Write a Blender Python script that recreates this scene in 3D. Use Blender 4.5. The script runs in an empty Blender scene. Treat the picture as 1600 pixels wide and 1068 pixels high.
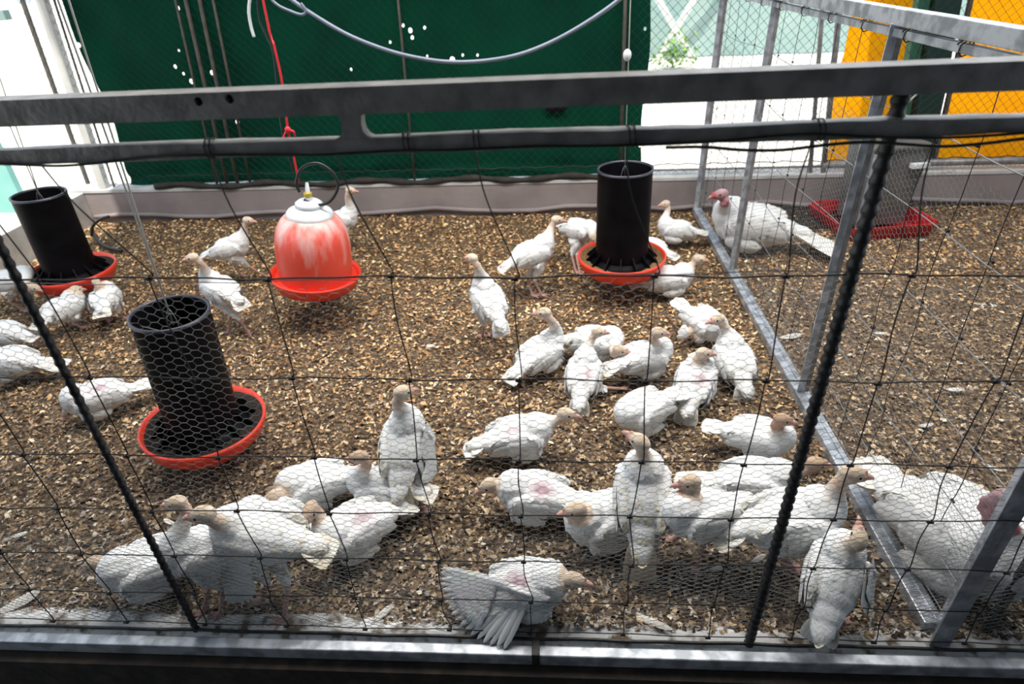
import bpy, bmesh, math, random
import numpy as np
from mathutils import Vector, Matrix
from mathutils.bvhtree import BVHTree

sc = bpy.context.scene
COL = sc.collection

# ------------------------------------------------------------------ camera, light, exposure
H = 1.36                      # eye height above the litter bed
F_PX = 969.0                  # focal length in pixels of the 1600 px wide frame
Dv = Vector((70, 1546, 969)).normalized()
Yv = Vector((59, -610, 969)).normalized()
Zv = -Dv
Xv = Yv.cross(Zv).normalized()
Yv = Zv.cross(Xv)
cam_d = bpy.data.cameras.new('camera')
cam = bpy.data.objects.new('camera', cam_d)
COL.objects.link(cam)
right = Vector((Xv.x, Yv.x, Zv.x))
up = -Vector((Xv.y, Yv.y, Zv.y))
back = -Vector((Xv.z, Yv.z, Zv.z))
M = Matrix((right, up, back)).transposed().to_4x4()
M.translation = Vector((0, 0, H))
cam.matrix_world = M
cam_d.sensor_width = 36.0
cam_d.lens = 36.0 * F_PX / 1600.0
cam_d.clip_start = 0.02
cam_d.clip_end = 200
cam_d.dof.use_dof = True
cam_d.dof.focus_distance = 1.55
cam_d.dof.aperture_fstop = 3.6
sc.camera = cam

world = bpy.data.worlds.new('sky')
sc.world = world
world.use_nodes = True
bgn = world.node_tree.nodes['Background']
bgn.inputs[0].default_value = (0.74, 0.87, 1.0, 1)
bgn.inputs[1].default_value = 1.0
sun_d = bpy.data.lights.new('sun', 'SUN')
sun_d.energy = 5.0
sun_d.angle = math.radians(1.0)
sun_d.color = (1.0, 0.93, 0.82)
sun = bpy.data.objects.new('sun', sun_d)
COL.objects.link(sun)
sun.location = (0, -3, 6)
sun.rotation_euler = (math.radians(20), 0, 0)     # shines away from the camera at the yard beyond the roof's shade
# area lamp added over the pen, under the roof, for soft overhead light
sk_d = bpy.data.lights.new('added_overhead_lamp', 'AREA')
sk_d.shape = 'RECTANGLE'
sk_d.size = 4.2
sk_d.size_y = 1.0
sk_d.energy = 82
sk_d.spread = math.radians(135)
sk_d.color = (1.0, 0.95, 0.88)
sk = bpy.data.objects.new('added_overhead_lamp', sk_d)
COL.objects.link(sk)
sk.location = (0.2, 2.05, 2.58)
sk.rotation_euler = (0, 0, 0)

sc.view_settings.view_transform = 'Standard'
sc.view_settings.look = 'None'
sc.view_settings.gamma = 1.0
sc.view_settings.use_curve_mapping = False
sc.view_settings.exposure = 0.45

# ------------------------------------------------------------------ pixel -> world helpers (1600 x 1068 frame)
def ray(px, py):
    v = Vector(((px - 800) / F_PX, (py - 534) / F_PX, 1.0))
    return Vector((v.dot(Xv), v.dot(Yv), v.dot(Zv)))
O = Vector((0, 0, H))
def onz(px, py, z=0.0):
    r = ray(px, py); return O + r * ((z - H) / r.z)
def ony(px, py, y):
    r = ray(px, py); return O + r * (y / r.y)

# ------------------------------------------------------------------ tagging
def tag(o, label=None, cat=None, group=None, kind=None):
    if label: o['label'] = label
    if cat: o['category'] = cat
    if group: o['group'] = group
    if kind: o['kind'] = kind
    return o
def empty(name, loc=(0, 0, 0), rz=0.0):
    o = bpy.data.objects.new(name, None); COL.objects.link(o)
    o.location = loc; o.rotation_euler = (0, 0, rz); o.empty_display_size = 0.05
    return o

# ------------------------------------------------------------------ materials
def nodes_of(name):
    m = bpy.data.materials.new(name); m.use_nodes = True
    nt = m.node_tree
    return m, nt, nt.nodes['Principled BSDF']
def mat(name, c, rough=0.6, metal=0.0, c2=None, scale=20.0, bump=0.0, detail=4.0, lo=0.35, hi=0.65, spec=0.5, trans=0.0, bscale=None):
    m, nt, b = nodes_of(name)
    b.inputs['Roughness'].default_value = rough
    b.inputs['Metallic'].default_value = metal
    b.inputs['Specular IOR Level'].default_value = spec
    b.inputs['Base Color'].default_value = (*c, 1)
    tc = nt.nodes.new('ShaderNodeTexCoord')
    nz = nt.nodes.new('ShaderNodeTexNoise')
    nz.inputs['Scale'].default_value = scale; nz.inputs['Detail'].default_value = detail
    nt.links.new(tc.outputs['Object'], nz.inputs['Vector'])
    if c2 is not None:
        r = nt.nodes.new('ShaderNodeValToRGB')
        r.color_ramp.elements[0].position = lo; r.color_ramp.elements[0].color = (*c, 1)
        r.color_ramp.elements[1].position = hi; r.color_ramp.elements[1].color = (*c2, 1)
        nt.links.new(nz.outputs['Fac'], r.inputs['Fac'])
        nt.links.new(r.outputs['Color'], b.inputs['Base Color'])
    if bump:
        n2 = nz
        if bscale:
            n2 = nt.nodes.new('ShaderNodeTexNoise'); n2.inputs['Scale'].default_value = bscale; n2.inputs['Detail'].default_value = 5
            nt.links.new(tc.outputs['Object'], n2.inputs['Vector'])
        bp = nt.nodes.new('ShaderNodeBump'); bp.inputs['Strength'].default_value = bump; bp.inputs['Distance'].default_value = 0.01
        nt.links.new(n2.outputs['Fac'], bp.inputs['Height'])
        nt.links.new(bp.outputs['Normal'], b.inputs['Normal'])
    return m
def attr_mat(name, rough, bump=0.0, bscale=120, spec=0.3, sub=0.0):
    m, nt, b = nodes_of(name)
    a = nt.nodes.new('ShaderNodeAttribute'); a.attribute_name = 'Col'
    nt.links.new(a.outputs['Color'], b.inputs['Base Color'])
    b.inputs['Roughness'].default_value = rough
    b.inputs['Specular IOR Level'].default_value = spec
    if sub:
        b.inputs['Subsurface Weight'].default_value = sub
        b.inputs['Subsurface Radius'].default_value = (0.01, 0.006, 0.004)
    if bump:
        tc = nt.nodes.new('ShaderNodeTexCoord')
        nz = nt.nodes.new('ShaderNodeTexNoise'); nz.inputs['Scale'].default_value = bscale; nz.inputs['Detail'].default_value = 4
        bp = nt.nodes.new('ShaderNodeBump'); bp.inputs['Strength'].default_value = bump; bp.inputs['Distance'].default_value = 0.004
        nt.links.new(tc.outputs['Object'], nz.inputs['Vector'])
        nt.links.new(nz.outputs['Fac'], bp.inputs['Height']); nt.links.new(bp.outputs['Normal'], b.inputs['Normal'])
    return m
MT = {}
MT['rail'] = mat('painted_steel', (0.17, 0.165, 0.168), 0.40, 0.25, (0.29, 0.285, 0.29), 30, 0.15, bscale=90)
MT['galv'] = mat('galvanised_steel', (0.30, 0.33, 0.37), 0.42, 0.55, (0.56, 0.60, 0.67), 26, 0.15, lo=0.4, hi=0.6)
MT['rebar'] = mat('black_rebar', (0.012, 0.012, 0.013), 0.45, 0.2, (0.04, 0.04, 0.042), 60, 0.2)
MT['wire'] = mat('dark_wire', (0.012, 0.012, 0.013), 0.5, 0.3)
MT['hexwire'] = mat('hex_netting_wire', (0.10, 0.105, 0.11), 0.5, 0.4, (0.20, 0.21, 0.22), 15)
MT['galvwire'] = mat('galvanised_wire', (0.22, 0.23, 0.24), 0.45, 0.4)
MT['greenwire'] = mat('coated_green_wire', (0.006, 0.016, 0.012), 0.5)
MT['black_plastic'] = mat('black_plastic', (0.0025, 0.0025, 0.0035), 0.5, 0, (0.006, 0.006, 0.008), 12, spec=0.07)
MT['black_rim'] = mat('worn_black_rim', (0.035, 0.035, 0.05), 0.3)
MT['red_plastic'] = mat('red_plastic', (0.80, 0.055, 0.025), 0.38, 0, (0.70, 0.045, 0.022), 9)
MT['trough_red'] = mat('red_trough_paint', (0.45, 0.012, 0.02), 0.45, 0, (0.36, 0.012, 0.016), 14)
MT['white_plastic'] = mat('white_plastic', (0.72, 0.76, 0.80), 0.4, 0, (0.60, 0.64, 0.68), 20)
MT['feed'] = mat('feed_grain', (0.34, 0.20, 0.08), 0.95, 0, (0.10, 0.055, 0.025), 160, 1.0)
MT['feed_dark'] = mat('dark_stale_feed', (0.012, 0.009, 0.007), 0.95, 0, (0.05, 0.032, 0.018), 120, 1.0, lo=0.5, hi=0.8)
MT['kerb'] = mat('painted_concrete', (0.21, 0.18, 0.18), 0.85, 0, (0.29, 0.255, 0.255), 3.5, 0.2, bscale=40)
MT['kerbtop'] = mat('pale_concrete', (0.60, 0.60, 0.60), 0.85, 0, (0.42, 0.42, 0.41), 9, 0.2)
MT['darkmortar'] = mat('dirty_mortar', (0.045, 0.034, 0.026), 0.9, 0, (0.11, 0.08, 0.05), 30, 0.5)
MT['hem'] = mat('dark_hem_shade', (0.010, 0.012, 0.010), 0.8, 0, (0.035, 0.028, 0.024), 14, 0.3)
MT['sill'] = mat('limewashed_sill', (0.58, 0.59, 0.60), 0.9, 0, (0.12, 0.09, 0.06), 26, 0.6, lo=0.50, hi=0.64, detail=8)
MT['outer_dark'] = mat('dark_outer_kerb', (0.016, 0.012, 0.010), 0.95, 0, (0.05, 0.034, 0.024), 22, 0.6, lo=0.45, hi=0.75)  # near-black mottled brown for the outer kerb and ledge
MT['walk'] = mat('grey_walkway', (0.07, 0.07, 0.072), 0.9, 0, (0.11, 0.105, 0.10), 12, 0.3)
MT['wall'] = mat('unseen_shade_panel', (0.05, 0.05, 0.05), 0.9)  # for the unseen wall and roof that block light
MT['yard'] = mat('sunlit_yard_concrete', (0.72, 0.70, 0.66), 0.95, 0, (0.62, 0.60, 0.55), 2.0, 0.1)
MT['barwhite'] = mat('white_painted_post', (0.60, 0.60, 0.58), 0.6, 0, (0.48, 0.48, 0.46), 10)
MT['lattice'] = mat('white_lattice', (0.85, 0.86, 0.84), 0.6)
MT['barbrown'] = mat('rusty_bar', (0.085, 0.075, 0.068), 0.7, 0.2, (0.13, 0.115, 0.10), 25, 0.2)
MT['link'] = mat('chain_link_wire', (0.016, 0.02, 0.02), 0.7, 0.1)
MT['teal_net'] = mat('teal_shade_net', (0.22, 0.34, 0.33), 0.9, 0, (0.32, 0.43, 0.41), 1.2, lo=0.3, hi=0.7)
MT['teal_wall'] = mat('turquoise_panel', (0.20, 0.46, 0.42), 0.7, 0, (0.24, 0.50, 0.46), 6)
MT['green_post'] = mat('dark_green_post', (0.003, 0.030, 0.022), 0.6)
MT['green_post_light'] = mat('mid_green_post', (0.03, 0.14, 0.09), 0.6)
MT['red_string'] = mat('red_cord', (0.62, 0.012, 0.03), 0.6)
MT['white_string'] = mat('white_cord', (0.62, 0.62, 0.60), 0.7)
MT['hose'] = mat('grey_blue_hose', (0.13, 0.16, 0.22), 0.35, 0, (0.17, 0.20, 0.27), 8)
MT['blackhose'] = mat('black_hose', (0.012, 0.014, 0.018), 0.35)
MT['grey_sheet'] = mat('grey_sheet_metal', (0.10, 0.105, 0.10), 0.5, 0.3, (0.15, 0.15, 0.145), 12)
MT['pale_sheet'] = mat('pale_sheet_metal', (0.32, 0.36, 0.42), 0.45, 0.3)
MT['brass'] = mat('brass_fitting', (0.55, 0.40, 0.06), 0.4, 0.4)
MT['leaf'] = mat('bush_leaves', (0.10, 0.26, 0.05), 0.8, 0, (0.28, 0.42, 0.10), 12)
MT['eye'] = mat('eye', (0.004, 0.003, 0.003), 0.15)
MT['beak'] = mat('beak_horn', (0.62, 0.33, 0.27), 0.45, 0, (0.50, 0.30, 0.24), 60)
MT['skin'] = attr_mat('bird_body', 0.8, 0.5, 160, 0.2, 0.0)
MT['plume'] = attr_mat('bird_feathers', 0.85, 0.12, 300, 0.15)
MT['loose'] = mat('loose_feather', (0.62, 0.62, 0.60), 0.8, 0, (0.48, 0.46, 0.42), 40)
# drinker bell: red with pale water-scale stains running down from the shoulder
def bell_mat():
    m, nt, b = nodes_of('stained_red_bell')
    b.inputs['Roughness'].default_value = 0.4
    tc = nt.nodes.new('ShaderNodeTexCoord')
    mp = nt.nodes.new('ShaderNodeMapping'); mp.inputs['Scale'].default_value = (13, 13, 3.2)
    nz = nt.nodes.new('ShaderNodeTexNoise'); nz.inputs['Scale'].default_value = 1.3; nz.inputs['Detail'].default_value = 5
    sp = nt.nodes.new('ShaderNodeSeparateXYZ')
    mr = nt.nodes.new('ShaderNodeMapRange')
    mr.inputs['From Min'].default_value = 0.05; mr.inputs['From Max'].default_value = 0.31
    mr.inputs['To Min'].default_value = -0.12; mr.inputs['To Max'].default_value = 0.30
    ad = nt.nodes.new('ShaderNodeMath'); ad.operation = 'ADD'
    r = nt.nodes.new('ShaderNodeValToRGB')
    r.color_ramp.elements[0].position = 0.56; r.color_ramp.elements[0].color = (0.74, 0.075, 0.045, 1)
    r.color_ramp.elements[1].position = 0.86; r.color_ramp.elements[1].color = (0.70, 0.46, 0.44, 1)
    L = nt.links.new
    L(tc.outputs['Object'], mp.inputs['Vector']); L(mp.outputs['Vector'], nz.inputs['Vector'])
    L(tc.outputs['Object'], sp.inputs['Vector']); L(sp.outputs['Z'], mr.inputs['Value'])
    L(mr.outputs['Result'], ad.inputs[0]); L(nz.outputs['Fac'], ad.inputs[1])
    L(ad.outputs['Value'], r.inputs['Fac']); L(r.outputs['Color'], b.inputs['Base Color'])
    return m
MT['bell'] = bell_mat()
# thin sheets that let light through
def sheet_mat(name, c, c2, tr, weave=220.0, holes=None, scale=3.0):
    m, nt, b = nodes_of(name)
    L = nt.links.new
    tc = nt.nodes.new('ShaderNodeTexCoord')
    nz = nt.nodes.new('ShaderNodeTexNoise'); nz.inputs['Scale'].default_value = scale; nz.inputs['Detail'].default_value = 3
    r = nt.nodes.new('ShaderNodeValToRGB')
    r.color_ramp.elements[0].position = 0.35; r.color_ramp.elements[0].color = (*c, 1)
    r.color_ramp.elements[1].position = 0.7; r.color_ramp.elements[1].color = (*c2, 1)
    L(tc.outputs['Object'], nz.inputs['Vector']); L(nz.outputs['Fac'], r.inputs['Fac']); L(r.outputs['Color'], b.inputs['Base Color'])
    b.inputs['Roughness'].default_value = 0.7
    b.inputs['Specular IOR Level'].default_value = 0.04
    t = nt.nodes.new('ShaderNodeBsdfTranslucent'); L(r.outputs['Color'], t.inputs['Color'])
    mx = nt.nodes.new('ShaderNodeMixShader'); mx.inputs['Fac'].default_value = tr
    L(b.outputs['BSDF'], mx.inputs[1]); L(t.outputs['BSDF'], mx.inputs[2])
    out = nt.nodes['Material Output']
    last = mx
    if holes:
        acc = None
        tp = nt.nodes.new('ShaderNodeBsdfTransparent')
        for (x, z, rr) in holes:
            sp = nt.nodes.new('ShaderNodeVectorMath'); sp.operation = 'MULTIPLY'; sp.inputs[1].default_value = (1, 0, 0.8)
            L(tc.outputs['Object'], sp.inputs[0])
            d = nt.nodes.new('ShaderNodeVectorMath'); d.operation = 'DISTANCE'; d.inputs[1].default_value = (x, 0, z * 0.8)
            L(sp.outputs['Vector'], d.inputs[0])
            l = nt.nodes.new('ShaderNodeMath'); l.operation = 'LESS_THAN'; l.inputs[1].default_value = rr
            L(d.outputs['Value'], l.inputs[0])
            if acc is None: acc = l
            else:
                a = nt.nodes.new('ShaderNodeMath'); a.operation = 'MAXIMUM'
                L(acc.outputs['Value'], a.inputs[0]); L(l.outputs['Value'], a.inputs[1]); acc = a
        mh = nt.nodes.new('ShaderNodeMixShader')
        L(acc.outputs['Value'], mh.inputs['Fac']); L(mx.outputs['Shader'], mh.inputs[1]); L(tp.outputs['BSDF'], mh.inputs[2])
        last = mh
    L(last.outputs['Shader'], out.inputs['Surface'])
    return m
BY0 = 3.65
TY = BY0 + 0.075
hole_px = [(281, 12, 4), (277, 103, 4), (290, 114, 3), (302, 126, 5), (333, 113, 5), (125, 70, 5), (302, 177, 4), (372, 190, 5), (282, 78, 2.5),
           (631, 39, 3.5), (642, 47, 5), (645, 58, 4), (664, 43, 3.5), (611, 65, 3), (707, 94, 7), (723, 86, 3), (746, 86, 3), (551, 107, 3), (1008, 45, 3.5), (1003, 142, 4), (1000, 227, 4), (668, 87, 2.5)]
holes = []
for (x, y, r) in hole_px:
    p = ony(x, y, TY); holes.append((p.x, p.z, r * 0.0022))
MT['green_tarp'] = sheet_mat('green_tarpaulin', (0.0016, 0.055, 0.030), (0.002, 0.036, 0.022), 0.05, holes=holes)
MT['orange_tarp'] = sheet_mat('orange_tarpaulin', (0.95, 0.40, 0.003), (0.92, 0.35, 0.003), 0.25)

# ------------------------------------------------------------------ mesh builder
class MB:
    def __init__(s):
        s.v = []; s.f = []; s.c = []
    def add(s, vs, fs, col=None):
        n = len(s.v)
        s.v.extend([tuple(p) for p in vs]); s.f.extend([tuple(i + n for i in f) for f in fs])
        if col is not None: s.c.extend([col] * len(vs) if not isinstance(col, list) else col)
        return s
    def box(s, a, b, M=None):
        (x0, y0, z0), (x1, y1, z1) = a, b
        vs = [Vector(p) for p in ((x0, y0, z0), (x1, y0, z0), (x1, y1, z0), (x0, y1, z0), (x0, y0, z1), (x1, y0, z1), (x1, y1, z1), (x0, y1, z1))]
        if M is not None: vs = [M @ p for p in vs]
        return s.add(vs, [(0, 3, 2, 1), (4, 5, 6, 7), (0, 1, 5, 4), (1, 2, 6, 5), (2, 3, 7, 6), (3, 0, 4, 7)])
    def tube(s, pts, r, n=6, cap=True, rs=None):
        pts = [Vector(p) for p in pts]
        m = len(pts)
        vs = []; fs = []
        t0 = (pts[1] - pts[0]).normalized()
        a = Vector((0, 0, 1)) if abs(t0.z) < 0.9 else Vector((1, 0, 0))
        u = t0.cross(a).normalized()
        for i, p in enumerate(pts):
            t = (pts[min(i + 1, m - 1)] - pts[max(i - 1, 0)]).normalized()
            u = (u - t * u.dot(t)).normalized(); w = t.cross(u)
            rr = rs[i] if rs else r
            for k in range(n):
                an = 2 * math.pi * k / n
                vs.append(p + (u * math.cos(an) + w * math.sin(an)) * rr)
        for i in range(m - 1):
            for k in range(n):
                k2 = (k + 1) % n
                fs.append((i * n + k, i * n + k2, (i + 1) * n + k2, (i + 1) * n + k))
        if cap:
            fs.append(tuple(range(n))[::-1]); fs.append(tuple((m - 1) * n + k for k in range(n)))
        return s.add(vs, fs)
    def lathe(s, prof, n=48, M=None, close=False):
        vs = []; fs = []
        for (r, z) in prof:
            for k in range(n):
                an = 2 * math.pi * k / n
                vs.append(Vector((r * math.cos(an), r * math.sin(an), z)))
        if M is not None: vs = [M @ p for p in vs]
        m = len(prof)
        for i in range(m - 1 if not close else m):
            j = (i + 1) % m
            for k in range(n):
                k2 = (k + 1) % n
                fs.append((i * n + k, i * n + k2, j * n + k2, j * n + k))
        return s.add(vs, fs)
    def ell(s, c, r, R=None, nu=14, nv=9):
        vs = []; fs = []
        c = Vector(c)
        for j in range(nv + 1):
            th = math.pi * j / nv
            for k in range(nu):
                an = 2 * math.pi * k / nu
                p = Vector((r[0] * math.cos(th), r[1] * math.sin(th) * math.cos(an), r[2] * math.sin(th) * math.sin(an)))
                if R is not None: p = R @ p
                vs.append(c + p)
        for j in range(nv):
            for k in range(nu):
                k2 = (k + 1) % nu
                fs.append((j * nu + k, (j + 1) * nu + k, (j + 1) * nu + k2, j * nu + k2))
        return s.add(vs, fs)
    def mesh(s, name, smooth=False):
        me = bpy.data.meshes.new(name)
        me.from_pydata(s.v, [], s.f); me.update()
        if s.c and len(s.c) == len(s.v):
            ca = me.color_attributes.new('Col', 'FLOAT_COLOR', 'POINT')
            arr = np.ones((len(s.v), 4), dtype=np.float32); arr[:, :3] = np.array(s.c, dtype=np.float32)
            ca.data.foreach_set('color', arr.ravel())
        if smooth: me.polygons.foreach_set('use_smooth', [True] * len(me.polygons))
        return me
    def build(s, name, m, parent=None, smooth=False, bevel=0.0):
        me = s.mesh(name, smooth)
        me.materials.append(MT[m] if isinstance(m, str) else m)
        o = bpy.data.objects.new(name, me); COL.objects.link(o)
        if parent is not None: o.parent = parent
        if bevel:
            b = o.modifiers.new('bevel', 'BEVEL'); b.width = bevel; b.segments = 2; b.limit_method = 'ANGLE'
        return o
def smooth_path(pts, n=8):
    pts = [Vector(p) for p in pts]
    P = [pts[0] * 2 - pts[1]] + pts + [pts[-1] * 2 - pts[-2]]
    out = []
    for i in range(1, len(P) - 2):
        for k in range(n):
            t = k / n
            a, b, c, d = P[i - 1], P[i], P[i + 1], P[i + 2]
            out.append(0.5 * ((2 * b) + (c - a) * t + (2 * a - 5 * b + 4 * c - d) * t * t + (-a + 3 * b - 3 * c + d) * t ** 3))
    out.append(pts[-1])
    return out
rng = random.Random(7)

# ------------------------------------------------------------------ setting
PX = 0.865          # partition plane
LX = -2.93          # left side of the pen
BY = 3.65           # back of the pen
FY = 0.86           # front fence plane
def floor_mat():
    m, nt, b = nodes_of('wood_chip_litter')
    L = nt.links.new
    tc = nt.nodes.new('ShaderNodeTexCoord')
    vo = nt.nodes.new('ShaderNodeTexVoronoi'); vo.inputs['Scale'].default_value = 130
    L(tc.outputs['Object'], vo.inputs['Vector'])
    sp = nt.nodes.new('ShaderNodeSeparateColor'); L(vo.outputs['Color'], sp.inputs['Color'])
    r = nt.nodes.new('ShaderNodeValToRGB')
    e = r.color_ramp.elements
    e[0].position = 0.0; e[0].color = (0.030, 0.019, 0.012, 1); e[1].position = 1.0; e[1].color = (0.32, 0.24, 0.15, 1)
    k = e.new(0.5); k.color = (0.09, 0.060, 0.035, 1)
    k = e.new(0.8); k.color = (0.20, 0.125, 0.06, 1)
    L(sp.outputs['Red'], r.inputs['Fac']); L(r.outputs['Color'], b.inputs['Base Color'])
    b.inputs['Roughness'].default_value = 0.95
    bp = nt.nodes.new('ShaderNodeBump'); bp.inputs['Strength'].default_value = 1.0; bp.inputs['Distance'].default_value = 0.012
    L(sp.outputs['Green'], bp.inputs['Height']); L(bp.outputs['Normal'], b.inputs['Normal'])
    return m
MT['floor'] = floor_mat()
def bump_z(x, y):
    return 0.008 * math.sin(2.1 * x + 1) * math.sin(1.7 * y) + 0.005 * math.sin(5.3 * x + 2 * y)
b = MB()
NX, NYY = 130, 60
x0, x1, y0, y1 = LX, 4.6, 0.895, BY
for j in range(NYY + 1):
    for i in range(NX + 1):
        x = x0 + (x1 - x0) * i / NX; y = y0 + (y1 - y0) * j / NYY
        e = min(1, (y - y0) / 0.15)
        b.v.append((x, y, bump_z(x, y) * e - 0.004 + 0.003 * rng.random()))
for j in range(NYY):
    for i in range(NX):
        a = j * (NX + 1) + i
        b.f.append((a, a + 1, a + NX + 2, a + NX + 1))
o = b.build('floor', 'floor', smooth=True); tag(o, 'brown wood chip litter bed of the pens', kind='structure')
# chips of bark and husk lying loose over the litter
N = 115000
rs = np.random.RandomState(3)
u = rs.rand(N) ** 1.35
cy = 0.885 + (BY - 0.905) * u
cx = LX + 0.02 + rs.rand(N) * 7.3
keep = (np.abs(cx) < cy * 1.05 + 0.75)
cx, cy = cx[keep], cy[keep]; N = len(cx)
Lc = 0.0042 + 0.0080 * rs.rand(N) ** 2.0; Wc = Lc * (0.45 + 0.40 * rs.rand(N))
an = rs.rand(N) * 6.283; ti = (rs.rand(N) - 0.5) * 1.1; t2 = (rs.rand(N) - 0.5) * 0.9
fx, fy, fz = np.cos(an) * np.cos(ti), np.sin(an) * np.cos(ti), np.sin(ti)
sx, sy, sz = -np.sin(an) * np.cos(t2), np.cos(an) * np.cos(t2), np.sin(t2)
cz = 0.008 * np.sin(2.1 * cx + 1) * np.sin(1.7 * cy) + 0.005 * np.sin(5.3 * cx + 2 * cy) + 0.002 + rs.rand(N) * 0.006
C = np.stack([cx, cy, cz], 1); Fv = np.stack([fx, fy, fz], 1) * Lc[:, None]; Sv = np.stack([sx, sy, sz], 1) * Wc[:, None]
Nn = np.cross(Fv, Sv); Nn /= np.linalg.norm(Nn, axis=1)[:, None]
V = np.empty((N, 6, 3))
V[:, 0] = C - Fv * 0.9 - Sv * 0.4; V[:, 1] = C - Fv * 0.7 + Sv; V[:, 2] = C + Sv * 0.3 + Nn * (Wc * 0.35)[:, None]
V[:, 3] = C - Sv * 0.9 + Nn * (Wc * 0.25)[:, None]; V[:, 4] = C + Fv * 0.8 + Sv * 0.7; V[:, 5] = C + Fv * 0.95 - Sv * 0.45
V += (rs.rand(N, 6, 3) - 0.5) * Lc[:, None, None] * np.array([0.75, 0.75, 0.45])
V = V.reshape(-1, 3)
me = bpy.data.meshes.new('wood_chips')
base = np.arange(N) * 6
F = np.stack([np.stack([base, base + 3, base + 2, base + 1], 1), np.stack([base + 3, base + 5, base + 4, base + 2], 1)], 1).reshape(-1, 4)
me.vertices.add(len(V)); me.vertices.foreach_set('co', V.ravel())
me.loops.add(F.size); me.loops.foreach_set('vertex_index', F.ravel().astype(np.int32))
me.polygons.add(len(F)); me.polygons.foreach_set('loop_start', (np.arange(len(F)) * 4).astype(np.int32))
me.update(calc_edges=True)
pal = np.array([(0.035, 0.021, 0.013), (0.08, 0.048, 0.027), (0.17, 0.110, 0.062), (0.30, 0.205, 0.120), (0.42, 0.32, 0.205), (0.52, 0.44, 0.34), (0.26, 0.215, 0.175)])
# golden chips at the back, greyer in front; warm light and falloff painted in
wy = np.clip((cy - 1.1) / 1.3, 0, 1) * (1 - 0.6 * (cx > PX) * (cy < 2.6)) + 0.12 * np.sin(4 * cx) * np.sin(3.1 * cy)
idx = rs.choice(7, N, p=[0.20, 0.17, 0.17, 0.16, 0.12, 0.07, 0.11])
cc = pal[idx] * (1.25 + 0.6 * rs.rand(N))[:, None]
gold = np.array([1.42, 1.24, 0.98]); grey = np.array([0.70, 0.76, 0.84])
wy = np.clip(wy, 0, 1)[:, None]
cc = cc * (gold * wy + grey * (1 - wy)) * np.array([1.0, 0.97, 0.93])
ca = me.color_attributes.new('Col', 'FLOAT_COLOR', 'POINT')
arr = np.ones((N * 6, 4), dtype=np.float32); arr[:, :3] = np.repeat(np.clip(cc, 0, 1), 6, axis=0)
ca.data.foreach_set('color', arr.ravel())
MT['chips'] = attr_mat('bark_chips', 0.9, 0, spec=0.25)
me.materials.append(MT['chips'])
o = bpy.data.objects.new('wood_chips', me); COL.objects.link(o)
tag(o, 'loose brown wood chips covering the floor of both pens', 'litter', kind='stuff')

def struct(b, name, m, label=None, **k):
    o = b.build(name, m, **k); return tag(o, label, kind='structure')
struct(MB().box((LX - 0.10, BY, -0.05), (5.0, BY + 0.13, 0.185)), 'wall_back', 'kerb', 'low grey painted kerb wall behind the pens', bevel=0.004)
struct(MB().box((LX - 0.10, BY - 0.005, 0.185), (5.0, BY + 0.13, 0.207)), 'trim_1', 'kerbtop', 'pale cap along the top of the back kerb', bevel=0.003)
struct(MB().box((LX - 0.12, 0.9, -0.05), (LX, BY, 0.19)), 'wall_left', 'kerbtop', 'low pale kerb wall on the left of the pen', bevel=0.004)
# mortar fillet along the foot of the kerb, in the kerb's own colour
pts = [(LX + 0.02 + i * 0.2, BY - 0.012, 0.035 + 0.014 * math.sin(i * 1.3) + 0.006 * math.sin(i * 3.1)) for i in range(39)]
b = MB().tube(pts, 0.014, 6); struct(b, 'baseboard_back', 'kerb', 'rounded mortar fillet along the foot of the back kerb', smooth=True)
# front sill
b = MB(); n = 160; xs = [-2.3 + 4.9 * i / n for i in range(n + 1)]
rowd = [(0.815, -0.02), (0.85, 0.0), (0.865, 0.006), (0.885, 0.007), (0.905, -0.002), (0.925, -0.03)]
for x in xs:
    for (yy, zz) in rowd:
        e = 0.006 * math.sin(9 * x) + 0.006 * rng.random() if 0.88 < yy < 0.91 else 0
        b.v.append((x, yy + e, zz + 0.002 * rng.random()))
m_ = len(rowd)
for i in range(n):
    for j in range(m_ - 1):
        b.f.append((i * m_ + j, (i + 1) * m_ + j, (i + 1) * m_ + j + 1, i * m_ + j + 1))
struct(b, 'trim_2', 'sill', 'limewashed concrete sill along the front of the pen', smooth=True)
struct(MB().box((-2.4, 0.79, -0.62), (2.7, 0.86, -0.036)), 'wall_front', 'outer_dark', 'dark outer kerb under the front fence')
b = MB()
for i in range(61):
    for j in range(15):
        b.v.append((-2.4 + 5.1 * i / 60, 0.28 + 0.51 * j / 14, -0.20 + 0.012 * rng.random() - 0.004 * j))
for i in range(60):
    for j in range(14):
        a = i * 15 + j; b.f.append((a, a + 15, a + 16, a + 1))
struct(b, 'trim_3', 'outer_dark', 'dark soiled ledge at the foot of the front kerb', smooth=True)
struct(MB().box((-6, -3.0, -0.66), (6, 0.82, -0.62)), 'trim_4', 'walk', 'dark walkway where the viewer stands')
struct(MB().box((-6, -3.1, -0.7), (6, -3.0, 2.7)), 'shade_wall', 'wall', 'unseen wall added behind the viewer to darken the front')  # added out of view so the camera side stays dark
struct(MB().box((-2.75, -3.1, 2.62), (6, 3.28, 2.70)), 'shade_roof', 'wall', 'unseen roof added to shade the pens and the walkway')  # unseen roof, sized to keep sun off the pen but not the yard
struct(MB().box((-30, BY + 0.13, -0.06), (40, 60, -0.02)), 'ground_yard', 'yard', 'sunlit pale yard beyond the pens')
struct(MB().box((-30, -8, -0.06), (LX - 0.12, BY + 0.13, -0.02)), 'ground_side', 'yard', 'sunlit pale yard left of the pen')

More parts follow.
